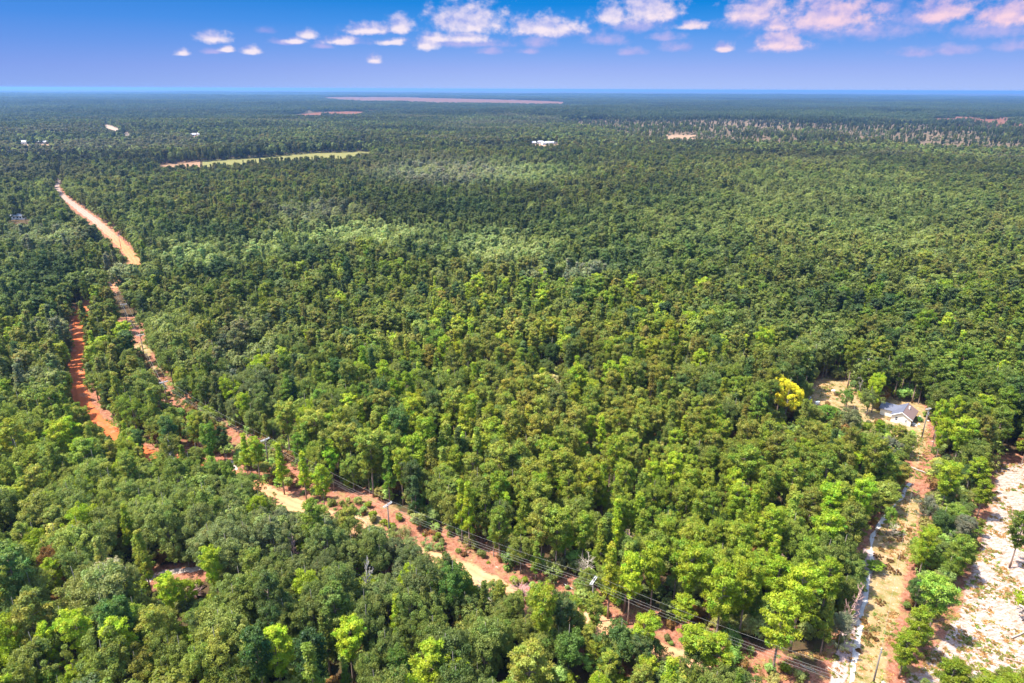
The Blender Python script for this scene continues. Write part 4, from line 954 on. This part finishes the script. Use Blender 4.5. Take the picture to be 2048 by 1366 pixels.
tx, ty, tt, ts = map(np.concatenate, (tx, ty, tt, ts)); print('tufts', len(tx))
scatter('dry_grass', TUFT, tx, ty, g(tx, ty), rng.integers(0, 3, len(tx)), rng.random(len(tx))*6.28, ts, ts*.9, tt, 'dry rusty grass tufts scattered over sandy ground', 'grass')

# ------------------------------------------------------------------ dead trees, logs, brush
def bare_tree(name, px, py, h, spread, material, label, seed, cat='dead tree', n=14, group=None, r0_=.14, sub=5):
    rg = np.random.default_rng(seed); x, y = P(px, py, h*.5); r = empty(name, (x, y, float(g(x, y)))); tag(r, label, cat, group)
    a = MB(); top = np.array([rg.normal()*.3, rg.normal()*.3, h]); a.tube([(0, 0, -.2), top*.5+[rg.normal()*.2, 0, 0], top], [r0_, r0_*.7, r0_*.25], 6); a.build('trunk', material, r, smooth=True)
    b = MB()
    for i in range(n):
        t = .25+.72*i/n; p = top*t; az_ = rg.random()*6.28; L = spread*(.6+.7*rg.random())*(1.15-t*.6)
        d = np.array([math.cos(az_), math.sin(az_), .3+.7*rg.random()]); e = p+d*L*.8; mid = p+d*L*.4+rg.normal(size=3)*.15; b.tube([p, mid, e], [r0_*.5, r0_*.33, r0_*.12], 4, cap=False)
        for j in range(sub):
            s_ = p+(e-p)*(.35+.6*rg.random()); q = s_+(unit(d+rg.normal(size=3)*.8))*L*.45; b.tube([s_, q], [r0_*.26, r0_*.1], 3, cap=False)
    b.build('branches', material, r)
    return r
bare_tree('dead_tree', 545,832, 9, 2.4, M_DEAD, 'pale dead snag with short bare branches above the hidden crossarm', 1, n=20, r0_=.2, sub=2)
bare_tree('dead_tree', 828,1238, 8, 3.2, M_DEAD, 'bleached white dead branches poking out of the lower forest', 2, n=9, r0_=.2, sub=4)
bare_tree('dead_tree', 1168,1142, 7, 2.6, M_PTWIG, 'bare grey shrub tree beside the second power pole', 3, n=26, r0_=.13, sub=9)
bare_tree('dead_tree', 1258,1092, 9, 2.2, M_TWIG, 'brownish dead tree top behind the roadside pines', 4, n=18, sub=6)
bare_tree('dead_tree', 965,1190, 7, 2.4, M_DEAD, 'grey bare twigs beside the yellow road patch', 5, n=12, sub=5)
bare_tree('dead_tree', 640,1095, 9, 2.4, M_DEAD, 'thin pale bare tree above the big dark rounded tree line', 6, n=9, sub=4, r0_=.1)
bare_tree('dead_tree', 1140,705, 11, 2.8, M_DEAD, 'whitish dead tree right of the very dark tree', 7, n=22, sub=7)
bare_tree('dead_tree', 1055,720, 8, 2.8, M_PTWIG, 'grey leafless tree left of the very dark tree', 8, n=18, sub=7)
bare_tree('dead_tree', 1805,857, 4, 2.4, M_PTWIG, 'bare straw coloured shrub in front of the cream house', 9, cat='bare shrub', n=30, sub=9, r0_=.07)
bare_tree('dead_tree', 385,1188, 5, 2.3, M_TWIG, 'brown bare bush right below the small pink clearing', 10, cat='bare shrub', n=26, sub=9, r0_=.07)
bare_tree('dead_tree', 160,1160, 5, 2.6, M_PTWIG, 'greyish bare bush left of the small pink clearing', 11, cat='bare shrub', n=26, sub=9, r0_=.07)
bare_tree('dead_tree', 1690,1258, 5, 2.2, M_PTWIG, 'leafless grey bush leaning over the pink lane', 12, cat='bare shrub', n=26, sub=9, r0_=.07)
bare_tree('dead_tree', 300,925, 5, 1.8, M_DEAD, 'pale dead bush beside the orange road gap', 13, cat='bare shrub', n=14, sub=6, r0_=.08)
bare_tree('dead_tree', 1783,1065, 5, 1.7, M_PTWIG, 'bare grey bush under the young tree on the grassy lane', 14, cat='bare shrub', n=22, sub=8, r0_=.06)
bare_tree('dead_tree', 1045,1190, 6, 2.6, simple('pink_twigs', (.46, .27, .24), .9, .3), 'pink leafless bush beside the road patches', 15, cat='bare shrub', n=34, sub=10, r0_=.07)
bare_tree('dead_tree', 1925,915, 7, 2.4, M_PTWIG, 'bare pale branches under the twin trunk pine', 16, n=16, sub=6, r0_=.1)
snag_src = [o for o in bpy.data.objects if o.name.startswith('dead_tree') and o.parent is None and o.get('label', '').startswith(('pale dead snag', 'grey bare twigs', 'brownish dead tree', 'whitish dead'))]
srg = np.random.default_rng(41); sn_n = {}
cand = [(x_, y_) for x_, y_ in zip(srg.uniform(20, 2030, 400), srg.uniform(560, 1350, 400))]
cnt = 0
for (x_, y_) in cand:
    if cnt >= 16: break
    if blocked(np.array([x_]*3), np.array([y_, y_-30, y_+30])).any(): continue
    if y_ > 1180: continue
    hN = float(srg.uniform(9, 13.5)); wx_, wy_ = P(x_, y_, hN)
    if ldist(np.array([wx_]), np.array([wy_]), road_w)[0] < 4 or ldist(np.array([wx_]), np.array([wy_]), cut_line)[0] < 9 or np.hypot(wx_-house_c[0], wy_-house_c[1]) < 10: continue
    q = min(((x_-a)**2+(y_-b_3)**2, n_, a, b_3) for a, b_3, n_ in LM); v_ = 'above' if y_ < q[3] else 'below'; h_ = 'left' if x_ < q[2] else 'right'
    kk = (v_, h_, q[1]); sn_n[kk] = sn_n.get(kk, 0)+1
    if sn_n[kk] > 1: continue
    src = snag_src[cnt % len(snag_src)]; c_ = src.copy(); COL.objects.link(c_); c_.location = (wx_, wy_, 0); c_.rotation_euler = (srg.normal()*.08, srg.normal()*.08, srg.random()*6.28); f_ = hN/9; c_.scale = (f_*.6, f_*.6, f_)
    c_['label'] = f'grey leafless snag poking from the canopy {v_} {h_} of {q[1]}'; c_['group'] = 'dead snags in the forest'
    for ch in list(src.children): d_2 = ch.copy(); COL.objects.link(d_2); d_2.parent = c_
    cnt += 1
def log(px0, py0, px1, py1, rad, material, label, sag=0, cat='fallen log'):
    a = np.array(P(px0, py0)); b = np.array(P(px1, py1)); c = (a+b)/2; d = (b-a)/2; mb = MB()
    n = 6; pts = [(d[0]*t, d[1]*t, rad+.12+.06*math.sin(5*t)) for t in np.linspace(-1, 1, n)]
    mb.tube(pts, [rad*(1.1-.35*i/n) for i in range(n)], 7)
    for s_ in (-.5, .2, .6): mb.tube([(d[0]*s_, d[1]*s_, rad), (d[0]*s_+.3, d[1]*s_+.4, rad+.5)], [rad*.4, rad*.15], 4, cap=False)
    o = mb.build('fallen_log', material, smooth=True); o.location = (c[0], c[1], float(g(*c))); return tag(o, label, cat)
log(1822,936,1858,950,.16,M_DEAD,'bleached log lying across the grassy lane')
log(1808,890,1822,872,.12,M_DEAD,'grey log on the ground left of the house pole')
log(2022,1278,2060,1262,.16,M_DEAD,'grey log on the white clearing at the right edge')
log(1128,1170,1150,1182,.12,M_DEAD,'pale log on the pink ground left of the second pole')
log(1655,1336,1680,1352,.10,M_DEAD,'short white stick on pink ground left of the lane')
log(1600,1332,1632,1346,.10,M_PTWIG,'grey stick lying in the pink cut near the bottom')
log(1860,957,1892,965,.14,M_TWIG,'brown log at the foot of the pines beside the lane')
log(2010,1318,2056,1330,.10,M_TWIG,'thin brown log near the bottom of the white clearing')
log(1795,1072,1815,1070,.06,M_DEAD,'thin pale stick on the grassy lane')

def leafy_bush(px, py, wm, hm, tint_, label, seed, cat='bush', group=None, name='bush'):
    rg = np.random.default_rng(seed); x, y = P(px, py); n = 16
    d = unit(rg.normal(size=(n, 3))); c = d*np.array([wm*.5, wm*.5, hm*.4])*rg.random((n, 1))**.5+[0, 0, hm*.45]
    v, f, col = crown_mesh('b', rg, c, np.full(n, max(.18, hm*.32)), 26, .20, .8, None, 12)
    r = empty(name, (x, y, float(g(x, y)))); o = mesh_obj('foliage', v, f, M_LEAF, r, attrs={'var': ('FACE', col)}); o['tint'] = [float(t) for t in tint_]
    s = MB()
    for i in range(5): e = c[i]; s.tube([(0, 0, -.1), (e[0]*.5, e[1]*.5, e[2]*.6), tuple(e)], [.05, .03, .015], 4, cap=False)
    s.build('stems', M_TWIG, r); return tag(r, label, cat, group)
BR_ = C(.24, .13, .05)
WHR = ['beside the sand track top','at the lane centre','topmost in the middle','widest in the middle','in the lower middle','left of the middle','right of the middle','near the lower lane','at the lane bottom']
brush = [(1802,1117,2.6,.5,'flat brown brush clump on the right side of the lane'),(1780,1123,1.4,.5,'small brown brush clump above the largest one on the lane'),(1777,1136,2.3,.6,'left one of the two large brown brush clumps on the lane'),
 (1788,1146,2.8,.6,'largest brown brush clump in the middle of the lane'),(1761,1207,2.6,.5,'lone brown brush clump halfway down the lane'),(1739,1275,2.2,.6,'dark brown brush clump near the bottom of the lane'),
 (1751,1280,1.0,.5,'tiny brown brush clump right of the dark one near the lane bottom'),(1738,1289,1.8,.5,'olive brush clump just under the dark one near the lane bottom'),(1819,1063,1.8,.4,'brown brush clump at the upper right of the lane'),
 (1797,1079,2.6,.5,'rusty brush clump below the young tree on the lane'),(1763,1101,1.6,.4,'brown brush clump beside the upper sand track'),(1757,1115,2.4,.4,'rusty brush clump beside the sand track, left of the large ones'),
 (1728,1245,1.4,.4,'small brown brush clump touching the white sand track'),(1611,1355,1.6,.7,'olive brown brush clump on pink ground at the bottom'),(1671,1318,1.2,.8,'olive bush on the left side of the pink lane'),(1717,1303,1.0,.5,'small rust clump between sand track and lane bottom'),
 (860,1066,4.5,1.6,'wide reddish brown shrub at the edge of the pink cut'),(728,1030,1.3,1.4,'small brown shrub on the pink ground left of the power pole'),(930,1112,1.6,.8,'low brown shrub on pink ground right of the wide reddish shrub')]
for i, (bx, by, bw, bh, lb) in enumerate(brush): leafy_bush(bx, by, bw, bh, BR_*(.7+.5*random.random()) if i not in (7, 13, 14) else C(.2, .18, .05), lb, 60+i, 'brush', 'brush clumps on open ground', 'brush_clump')
leafy_bush(850,1098,6.0,1.8,C(.22,.30,.10),'low pale green shrub patch on the near side of the pink cut',90)
leafy_bush(785,1082,4.0,2.6,C(.24,.22,.09),'straw green shrub just below the power pole',91)
leafy_bush(810,1070,3.0,2.2,C(.26,.25,.10),'thin yellowish shrub right of the power pole foot',92)
leafy_bush(1160,1185,3.6,3.0,C(.20,.22,.05),'olive shrub at the foot of the second power pole',93)
leafy_bush(1838,800+42,2.0,1.6,C(.10,.22,.05),'dark green shrub beside the right wall of the house',94)
leafy_bush(1675,790,2.0,1.2,C(.20,.13,.07),'brown shrub in the clearing behind the yellow tree',95)

# ------------------------------------------------------------------ power line
def utility_pole(x, y, h, ang, label, transformer=False, arm=2.6):
    z0 = float(g(x, y)); r = empty('utility_pole', (x, y, z0), ang); tag(r, label, 'utility pole', 'poles of the power lines')
    a = MB(); a.tube([(0, 0, -.5), (0, 0, h*.5), (0, 0, h+.35)], [.19, .16, .12], 10); a.build('post', M_POLE, r, smooth=True)
    a = MB(); a.box(-arm/2, arm/2, -.26, -.14, h-.28, h-.12); a.box(-arm/2, arm/2, .14, .26, h-.28, h-.12); c_ = a.build('crossarm', M_ARM, r)
    for s_ in (-1, 1):
        b = MB(); b.tube([(s_*arm*.32, -.2, h-.25), (0, -.17, h-1.0)], .03, 5); b.build('brace', M_ARM, r)
    for k_ in (-arm*.46, arm*.2, arm*.46):
        b = MB(); b.tube([(k_, 0, h-.14), (k_, 0, h-.02), (k_, 0, h), (k_, 0, h+.12)], [.04, .04, .09, .05], 8); b.tube([(k_, -.3, h-.2), (k_, .3, h-.2)], .025, 4); b.build('insulator', M_INS, r)
    if transformer:
        b = MB(); b.tube([(.38, 0, h-2.4), (.38, 0, h-2.3), (.38, 0, h-1.4), (.38, 0, h-1.3)], [.22, .27, .27, .15], 12); b.tube([(.38, .1, h-1.3), (.38, .1, h-1.05)], .05, 6); b.box(.08, .3, -.05, .05, h-2.0, h-1.8); b.build('transformer', M_METAL, r)
    return r
names = ['topmost power pole beside the dark gap of the cut','second power pole from the top in the pale upper cut','short looking power pole at the lower end of the upper cut','half hidden power pole whose white crossarm shows above the lime pines',
         'tall power pole with white crossarm standing in the pink cut','power pole with white crossarm beside the bare grey shrub','power pole just outside the bottom edge of the photo']
att = []; PW = [np.array(p) for p in poles_w]
for i, p in enumerate(PW):
    d = PW[min(i+1, 6)]-PW[max(i-1, 0)]; ang = math.atan2(d[1], d[0])-math.pi/2
    utility_pole(float(p[0]), float(p[1]), 10.5, ang, names[i]); ca, sa = math.cos(ang), math.sin(ang); z0 = float(g(*p))
    att.append([(p[0]+ca*k_, p[1]+sa*k_, z0+hz_) for k_, hz_ in ((-1.2, 10.62), (.52, 10.62), (1.2, 10.62), (.2, 9.0))])
ext = [np.array(att[-1])+np.array([*(PW[-1]-PW[-2]), 0]), np.array(att[0])+np.array([*(pre-PW[0]), 0])]
seq = [ext[1].tolist()]+att+[ext[0].tolist()]
wl = ['power line wire on the near end of the crossarms','power line wire beside the pole tops','power line wire on the far end of the crossarms','lower neutral power line wire slung under the crossarms']
for w_ in range(4):
    pts = []
    for a, b in zip(seq[:-1], seq[1:]):
        a = np.array(a[w_]); b = np.array(b[w_]); L = np.linalg.norm(b-a); n = 16
        for j in range(n): t = j/n; q = a+(b-a)*t; q[2] -= 4*t*(1-t)*L*L*.00035; pts.append(q)
    pts.append(np.array(seq[-1][w_])); mb = MB(); mb.tube(pts, .012, 5); tag(mb.build('power_wire', M_WIRE), wl[w_], 'wire', 'wires of the power line')
A_ = PW[4]; gx, gy = P(746, 1040); mb = MB(); mb.tube([(A_[0], A_[1], 9.9), (gx, gy, 0)], .02, 5); tag(mb.build('guy_wire', M_WIRE), 'slanting guy wire left of the tall pole in the pink cut', 'wire')
hpx_, hpy_ = P(1843, 877); utility_pole(hpx_, hpy_, 10.2, R(20), 'wooden pole with grey transformer standing beside the cream house', True, 2.0)
fpx, fpy = P(1763, 1298, 9.5)
r = empty('utility_pole', (fpx, fpy, 0)); tag(r, 'bare grey pole without crossarm at the bottom of the lane', 'utility pole', 'poles of the power lines')
a = MB(); a.tube([(0, 0, -.5), (0, 0, 5), (0, 0, 9.5)], [.17, .15, .12], 10); a.build('post', M_POLE, r, smooth=True)
b = MB(); b.tube([(0, 0, 9.5), (0, 0, 9.6), (0, 0, 9.8)], [.14, .14, .03], 8); b.build('cap', M_ARM, r)
b = MB(); b.tube([(.2, 0, 8.6), (.2, 0, 8.9)], .06, 8); b.build('insulator', M_INS, r)
pts = []; a_v = np.array([fpx, fpy, 9.3]); b_v = np.array([hpx_, hpy_, 9.4])
for j in range(25): t = j/24; q = a_v+(b_v-a_v)*t; q[2] -= 4*t*(1-t)*1.8; pts.append(q)
mb = MB(); mb.tube(pts, .014, 4); tag(mb.build('service_wire', M_WIRE), 'thin wire running above the grassy lane towards the house pole', 'wire')
far_pole = P(237, 470, 9.5); utility_pole(far_pole[0], far_pole[1], 9.5, R(30), 'dark distant pole standing on the far orange road', arm=1.6)

# ------------------------------------------------------------------ cream house
def house():
    FL = np.array(P(1780.5, 843)); FR = np.array(P(1819.5, 853.5)); u = FR-FL; Wd = np.linalg.norm(u); u /= Wd; v = np.array([-u[1], u[0]])
    if v[1] < 0: v = -v
    r = empty('house', (*FL, 0.02), math.atan2(u[1], u[0])); tag(r, 'small cream house with brown gabled roof, greyed by painted sky light, beside the grassy lane', 'house')
    D = 8.2; he = 2.5; hr_ = 4.15; oh = .45; tk = .14
    wl_ = MB(); wl_.add([(0,0,0),(Wd,0,0),(Wd,0,he),(Wd/2,0,hr_-.12),(0,0,he),(0,D,0),(Wd,D,0),(Wd,D,he),(Wd/2,D,hr_-.12),(0,D,he)],
        [(0,1,2,3,4),(6,5,9,8,7),(1,6,7,2),(5,0,4,9)]); 
    # wing to the left at the rear
    wx, y0, y1, hw_, rw = -4.0, 3.6, D-.02, 2.4, 3.6
    wl_.add([(wx,y0,0),(-.01,y0,0),(-.01,y0,hw_),(wx,y0,hw_),(wx,y1,0),(-.01,y1,0),(-.01,y1,hw_),(wx,y1,hw_),(wx,(y0+y1)/2,rw-.1)],
        [(0,1,2,3),(5,4,7,6),(4,0,3,8,7)])
    wall = wl_.build('wall', M_WALL, r)
    def slab(name, q, material):
        a = MB(); t = [(x, y, z+tk) for x, y, z in q]; a.add(list(q)+t, [(3,2,1,0),(4,5,6,7),(0,1,5,4),(1,2,6,5),(2,3,7,6),(3,0,4,7)]); return a.build(name, material, r)
    sl = (hr_-he)/(Wd/2); sz = he-oh*sl
    slab('roof_slope', [(Wd/2,-oh,hr_),(Wd+oh,-oh,sz),(Wd+oh,D+oh,sz),(Wd/2,D+oh,hr_)], M_ROOF)['label'] = 'brown shingled roof slope'
    slab('roof_slope', [(-oh,-oh,sz),(Wd/2-.003,-oh,hr_),(Wd/2-.003,D+oh,hr_),(-oh,D+oh,sz)], M_ROOF_SKY)['label'] = 'shingled roof slope with bluish sky reflection painted in grey'
    my = (y0+y1)/2; s2 = (rw-hw_)/(y1-y0)*2; e2 = hw_-oh*s2
    xin = (rw-sz)/sl-oh
    slab('wing_roof', [(wx-oh,y0-oh,e2),(.35,y0-oh,e2),(xin+.2,my,rw+.01),(wx-oh,my,rw+.01)], M_ROOF_SKY); slab('wing_roof', [(wx-oh,my+.003,rw+.01),(xin+.2,my+.003,rw+.01),(.35,y1+oh+.02,e2),(wx-oh,y1+oh+.02,e2)], M_ROOF_SKY)
    for (q, sgn) in ((( -oh, sz), 1), ((Wd+oh, sz), -1)):
        a = MB(); a.tube([(q[0], -oh-.05, sz+.05), (Wd/2, -oh-.05, hr_+.05)], .09, 4); a.build('rake_board', M_TRIM, r)
    a = MB(); a.box(Wd/2-.09, Wd/2+.09, -oh, D+oh, hr_+tk-.03, hr_+tk+.06); a.build('ridge_cap', M_ROOF_SKY, r)
    def opening(name, x0, x1, z0, z1, side_=False, dark=False):
        f = MB(); t = .09
        def bx(m_, a0, a1, c0, c1, d0, d1):
            if side_: m_.box(Wd+d0, Wd+d1, a0, a1, c0, c1)
            else: m_.box(a0, a1, -d1, -d0, c0, c1)
        bx(f, x0-t, x0, z0-t, z1+t, .003, .07); bx(f, x1, x1+t, z0-t, z1+t, .003, .07); bx(f, x0, x1, z1, z1+t, .003, .07); bx(f, x0, x1, z0-t, z0, .003, .07)
        if name == 'window' and (x1-x0) < 1.1: bx(f, x0, x1, (z0+z1)/2-.03, (z0+z1)/2+.03, .004, .06)
        w_o = f.build(name, M_TRIM, r); p = MB(); bx(p, x0, x1, z0, z1, .004, .03); p.build('pane' if name == 'window' else 'panel', M_GLASS if not dark else M_DARK, w_o)
        if name == 'door': k_ = MB(); bx(k_, x1-.15, x1-.08, (z0+z1)/2-.05, (z0+z1)/2+.05, .03, .1); k_.build('handle', M_METAL, w_o)
    opening('window', 1.15, 1.85, 1.05, 2.15, dark=True); opening('window', 4.0, 4.6, 1.1, 1.9); opening('door', 1.6, 2.5, .1, 2.1, True); opening('window', 4.0, 5.0, 1.0, 2.0, True); opening('window', 6.2, 7.1, 1.0, 2.0, True)
    a = MB(); a.box(Wd-.11, Wd+.05, -.03, .1, 0, he-.2); a.build('corner_board', M_TRIM, r)
    a = MB(); a.box(Wd+.02, Wd+1.3, 1.2, 3.0, 0, .25); a.box(Wd+.02, Wd+1.7, 1.5, 2.7, 0, .12); a.build('porch_step', simple('concrete', (.45, .43, .4), .9), r)
    a = MB(); a.box(3.6, 3.95, 5.0, 5.35, 3.4, 4.6); a.tube([(3.77, 5.17, 4.6), (3.77, 5.17, 4.8)], .1, 8); a.build('chimney', M_METAL, r)
    return r
house()
def small_box(name, px, py, parts, label, cat, rz=0):
    x, y = P(px, py); r = empty(name, (x, y, float(g(x, y))), rz); tag(r, label, cat)
    for nm, bx, m_ in parts:
        a = MB(); 
        for q in bx: a.box(*q)
        a.build(nm, m_, r)
# yard clutter
small_box('rubbish_bin', 1838, 838, [('body', [(-.3,.3,-.3,.3,0,.9)], M_WHITE), ('lid', [(-.34,.34,-.34,.34,.9,1.0)], M_METAL)], 'white bin beside the right wall of the cream house', 'bin')
small_box('storage_box', 1826, 850, [('body', [(-.4,.4,-.3,.3,0,.6)], M_METAL), ('lid', [(-.43,.43,-.33,.33,.6,.68)], M_WHITE)], 'grey box at the front right corner of the cream house', 'box')
small_box('storage_box', 1634, 808, [('body', [(-.7,.7,-.45,.45,0,.8)], M_WHITE), ('lid', [(-.74,.74,-.49,.49,.8,.9)], M_METAL)], 'white box lying in the clearing right of the yellow tree', 'box', .5)
small_box('metal_frame', 1618, 806, [('frame', [(-.8,-.7,-.05,.05,0,1.6),(.7,.8,-.05,.05,0,1.6),(-.8,.8,-.05,.05,1.5,1.6)], M_METAL), ('panel', [(-.7,.7,-.03,.03,.3,1.2)], M_METAL)], 'grey metal frame at the foot of the golden yellow tree', 'metal frame', .8)

# scattered pale stones of the yard and lane
def rock(px, py, s, label, seed):
    rg = np.random.default_rng(seed); import bmesh as bm_
    b = bm_.new(); bm_.ops.create_icosphere(b, subdivisions=2, radius=s)
    for v in b.verts: v.co *= 1+.25*rg.normal()*.5; v.co.z *= .6
    me = bpy.data.meshes.new('stone'); b.to_mesh(me); b.free(); me.materials.append(M_WHITE); o = bpy.data.objects.new('stone', me); COL.objects.link(o); x, y = P(px, py); o.location = (x, y, s*.25); tag(o, label, 'stone', 'pale stones around the house')
for i, (a, b, s, lb) in enumerate([(1838,849,.35,'pale stone right of the house front corner'),(1833,873,.3,'pale stone left of the house pole foot'),(1856,842,.3,'pale stone right of the house pole top'),(1820,876,.35,'pale stone below the bare shrub at the house'),
        (1825,895,.3,'pale stone on the ochre grass below the house pole'),(1812,902,.35,'pale stone at the left edge of the grassy lane'),(1764,858,.3,'white stone on the paved patch left of the house'),(1621,795,.35,'white stone beside the golden yellow tree'),(1667,782,.6,'broad pale stone heap in the clearing behind the house')]): rock(a, b, s, lb, i)
sheet('paved_patch', [(1758,862),(1762,850),(1778,852),(1776,866)], simple('grey_paving', (.30, .27, .28), .9), .12)

# ------------------------------------------------------------------ far houses
def far_house(px, py, wd, dp, he, hr_, rz, wall, roof, label):
    x, y = P(px, py); z0 = float(g(x, y)); r = empty('distant_house', (x, y, z0), rz); tag(r, label, 'house', 'distant houses')
    a = MB(); a.add([(-wd/2,-dp/2,-1),(wd/2,-dp/2,-1),(wd/2,-dp/2,he),(-wd/2,-dp/2,he),(-wd/2,dp/2,-1),(wd/2,dp/2,-1),(wd/2,dp/2,he),(-wd/2,dp/2,he),(-wd/2,0,hr_-.1),(wd/2,0,hr_-.1)], [(0,1,2,3),(5,4,7,6),(4,0,3,8,7),(1,5,6,9,2)]); a.build('wall', wall, r)
    a = MB(); o = .5; t = .2
    for s_ in (-1, 1):
        q = [(-wd/2-o, 0, hr_), (wd/2+o, 0, hr_), (wd/2+o, s_*(dp/2+o), he-.2), (-wd/2-o, s_*(dp/2+o), he-.2)]; a.add(q+[(x_, y_, z_+t) for x_, y_, z_ in q], [(0,1,2,3),(7,6,5,4),(0,4,5,1),(1,5,6,2),(2,6,7,3),(3,7,4,0)])
    a.build('roof', roof, r)
    for i in range(3): b = MB(); xx = -wd*.35+i*wd*.35; b.box(xx-.6, xx+.6, -dp/2-.06, -dp/2-.003, 1.0, 2.2); b.build('window', M_GLASS, r)
    b = MB(); b.box(wd*.12, wd*.12+1.1, -dp/2-.08, -dp/2-.003, 0, 2.1); b.build('door', M_TRIM, r)
far = [(25,438,12,8,3.4,5,.1,M_WHITE,M_MROOF,'white roofed long building at the left edge, nearer end'),(46,438,10,6,3.4,4.8,-.1,M_WHITE,M_MROOF,'white roofed building at the left edge, further end'),
 (50,288.5,26,16,5,8,.2,M_WHITE,M_MROOF,'distant white building on bare red ground at far left'),(86,288.5,22,12,5,7,0,M_TAN,M_GROOF,'distant grey roofed building right of the far left white one'),
 (1066,289,14,10,4,7,.3,M_TAN,M_GROOF,'distant tan house at the left of the far settlement'),(1081,288,14,9,5,7,-.2,M_WHITE,M_MROOF,'distant white house at the left of the far settlement centre'),(1088,290,12,9,5,7,.4,M_WHITE,M_MROOF,'brightest distant white house in the far settlement'),
 (1096,289,12,8,5,7,0,M_WHITE,M_MROOF,'distant white house right of the brightest one'),(1103,289,12,8,5,7,.3,M_WHITE,M_GROOF,'distant white walled house with grey roof in the far settlement'),(1113,288,8,6,4,6,.2,M_WHITE,M_MROOF,'smallest white house at the right end of the far settlement'),
 (1228,301,12,9,4,7,.2,M_WHITE,M_ROOF,'distant brown roofed house with white wall right of the far settlement'),(1040,226,22,12,6,9,0,M_WHITE,M_MROOF,'tiny white building above the far settlement'),(1079,227,12,10,6,9,0,M_WHITE,M_MROOF,'tiny white dot building right of the one above the settlement'),
 (2038,216,50,30,8,12,0,M_WHITE,M_MROOF,'white building near the horizon at the right edge'),(388,272,14,10,4,7,.3,M_TAN,M_MROOF,'distant pale house behind the dark round trees'),(400,271,12,8,4,7,.1,M_WHITE,M_MROOF,'distant white house beside the pale one behind dark trees'),
 (177,312,14,9,5,8,.2,M_WHITE,M_MROOF,'distant white roofed house above the bend of the far road'),(196,311,12,8,5,8,.1,M_WHITE,M_MROOF,'distant white house right of the one above the road bend'),(152,339,12,9,5,8,.5,M_WHITE,M_MROOF,'white house at the top end of the far road'),
 (313,321,10,8,5,7,.2,M_WHITE,M_GROOF,'small grey roofed house at the left end of the bare field'),(580,304,10,8,6,8,.2,M_WHITE,M_GROOF,'small pale house on the far side of the hay field'),(604,346,10,8,5,8,.1,M_TAN,M_ROOF,'small brown roofed house in the trees below the hay field')]
for q in far: far_house(q[0], q[1], q[2]*.72, q[3]*.72, q[4]*.85, q[5]*.85, *q[6:])

# ------------------------------------------------------------------ haze
hz_b = MB(); hz_b.box(-46500, 46500, -46500, 46500, -22, 104)
hm, t, o = mat('haze_air'); vol = t.new('ShaderNodeVolumePrincipled'); vol.inputs['Color'].default_value = (.20, .41, .76, 1); vol.inputs['Density'].default_value = 8e-5; vol.inputs['Anisotropy'].default_value = .3
t.l.new(vol.outputs[0], o.inputs['Volume'])
tag(hz_b.build('haze', hm), 'thin blue haze over the far plain', 'haze', kind='stuff')
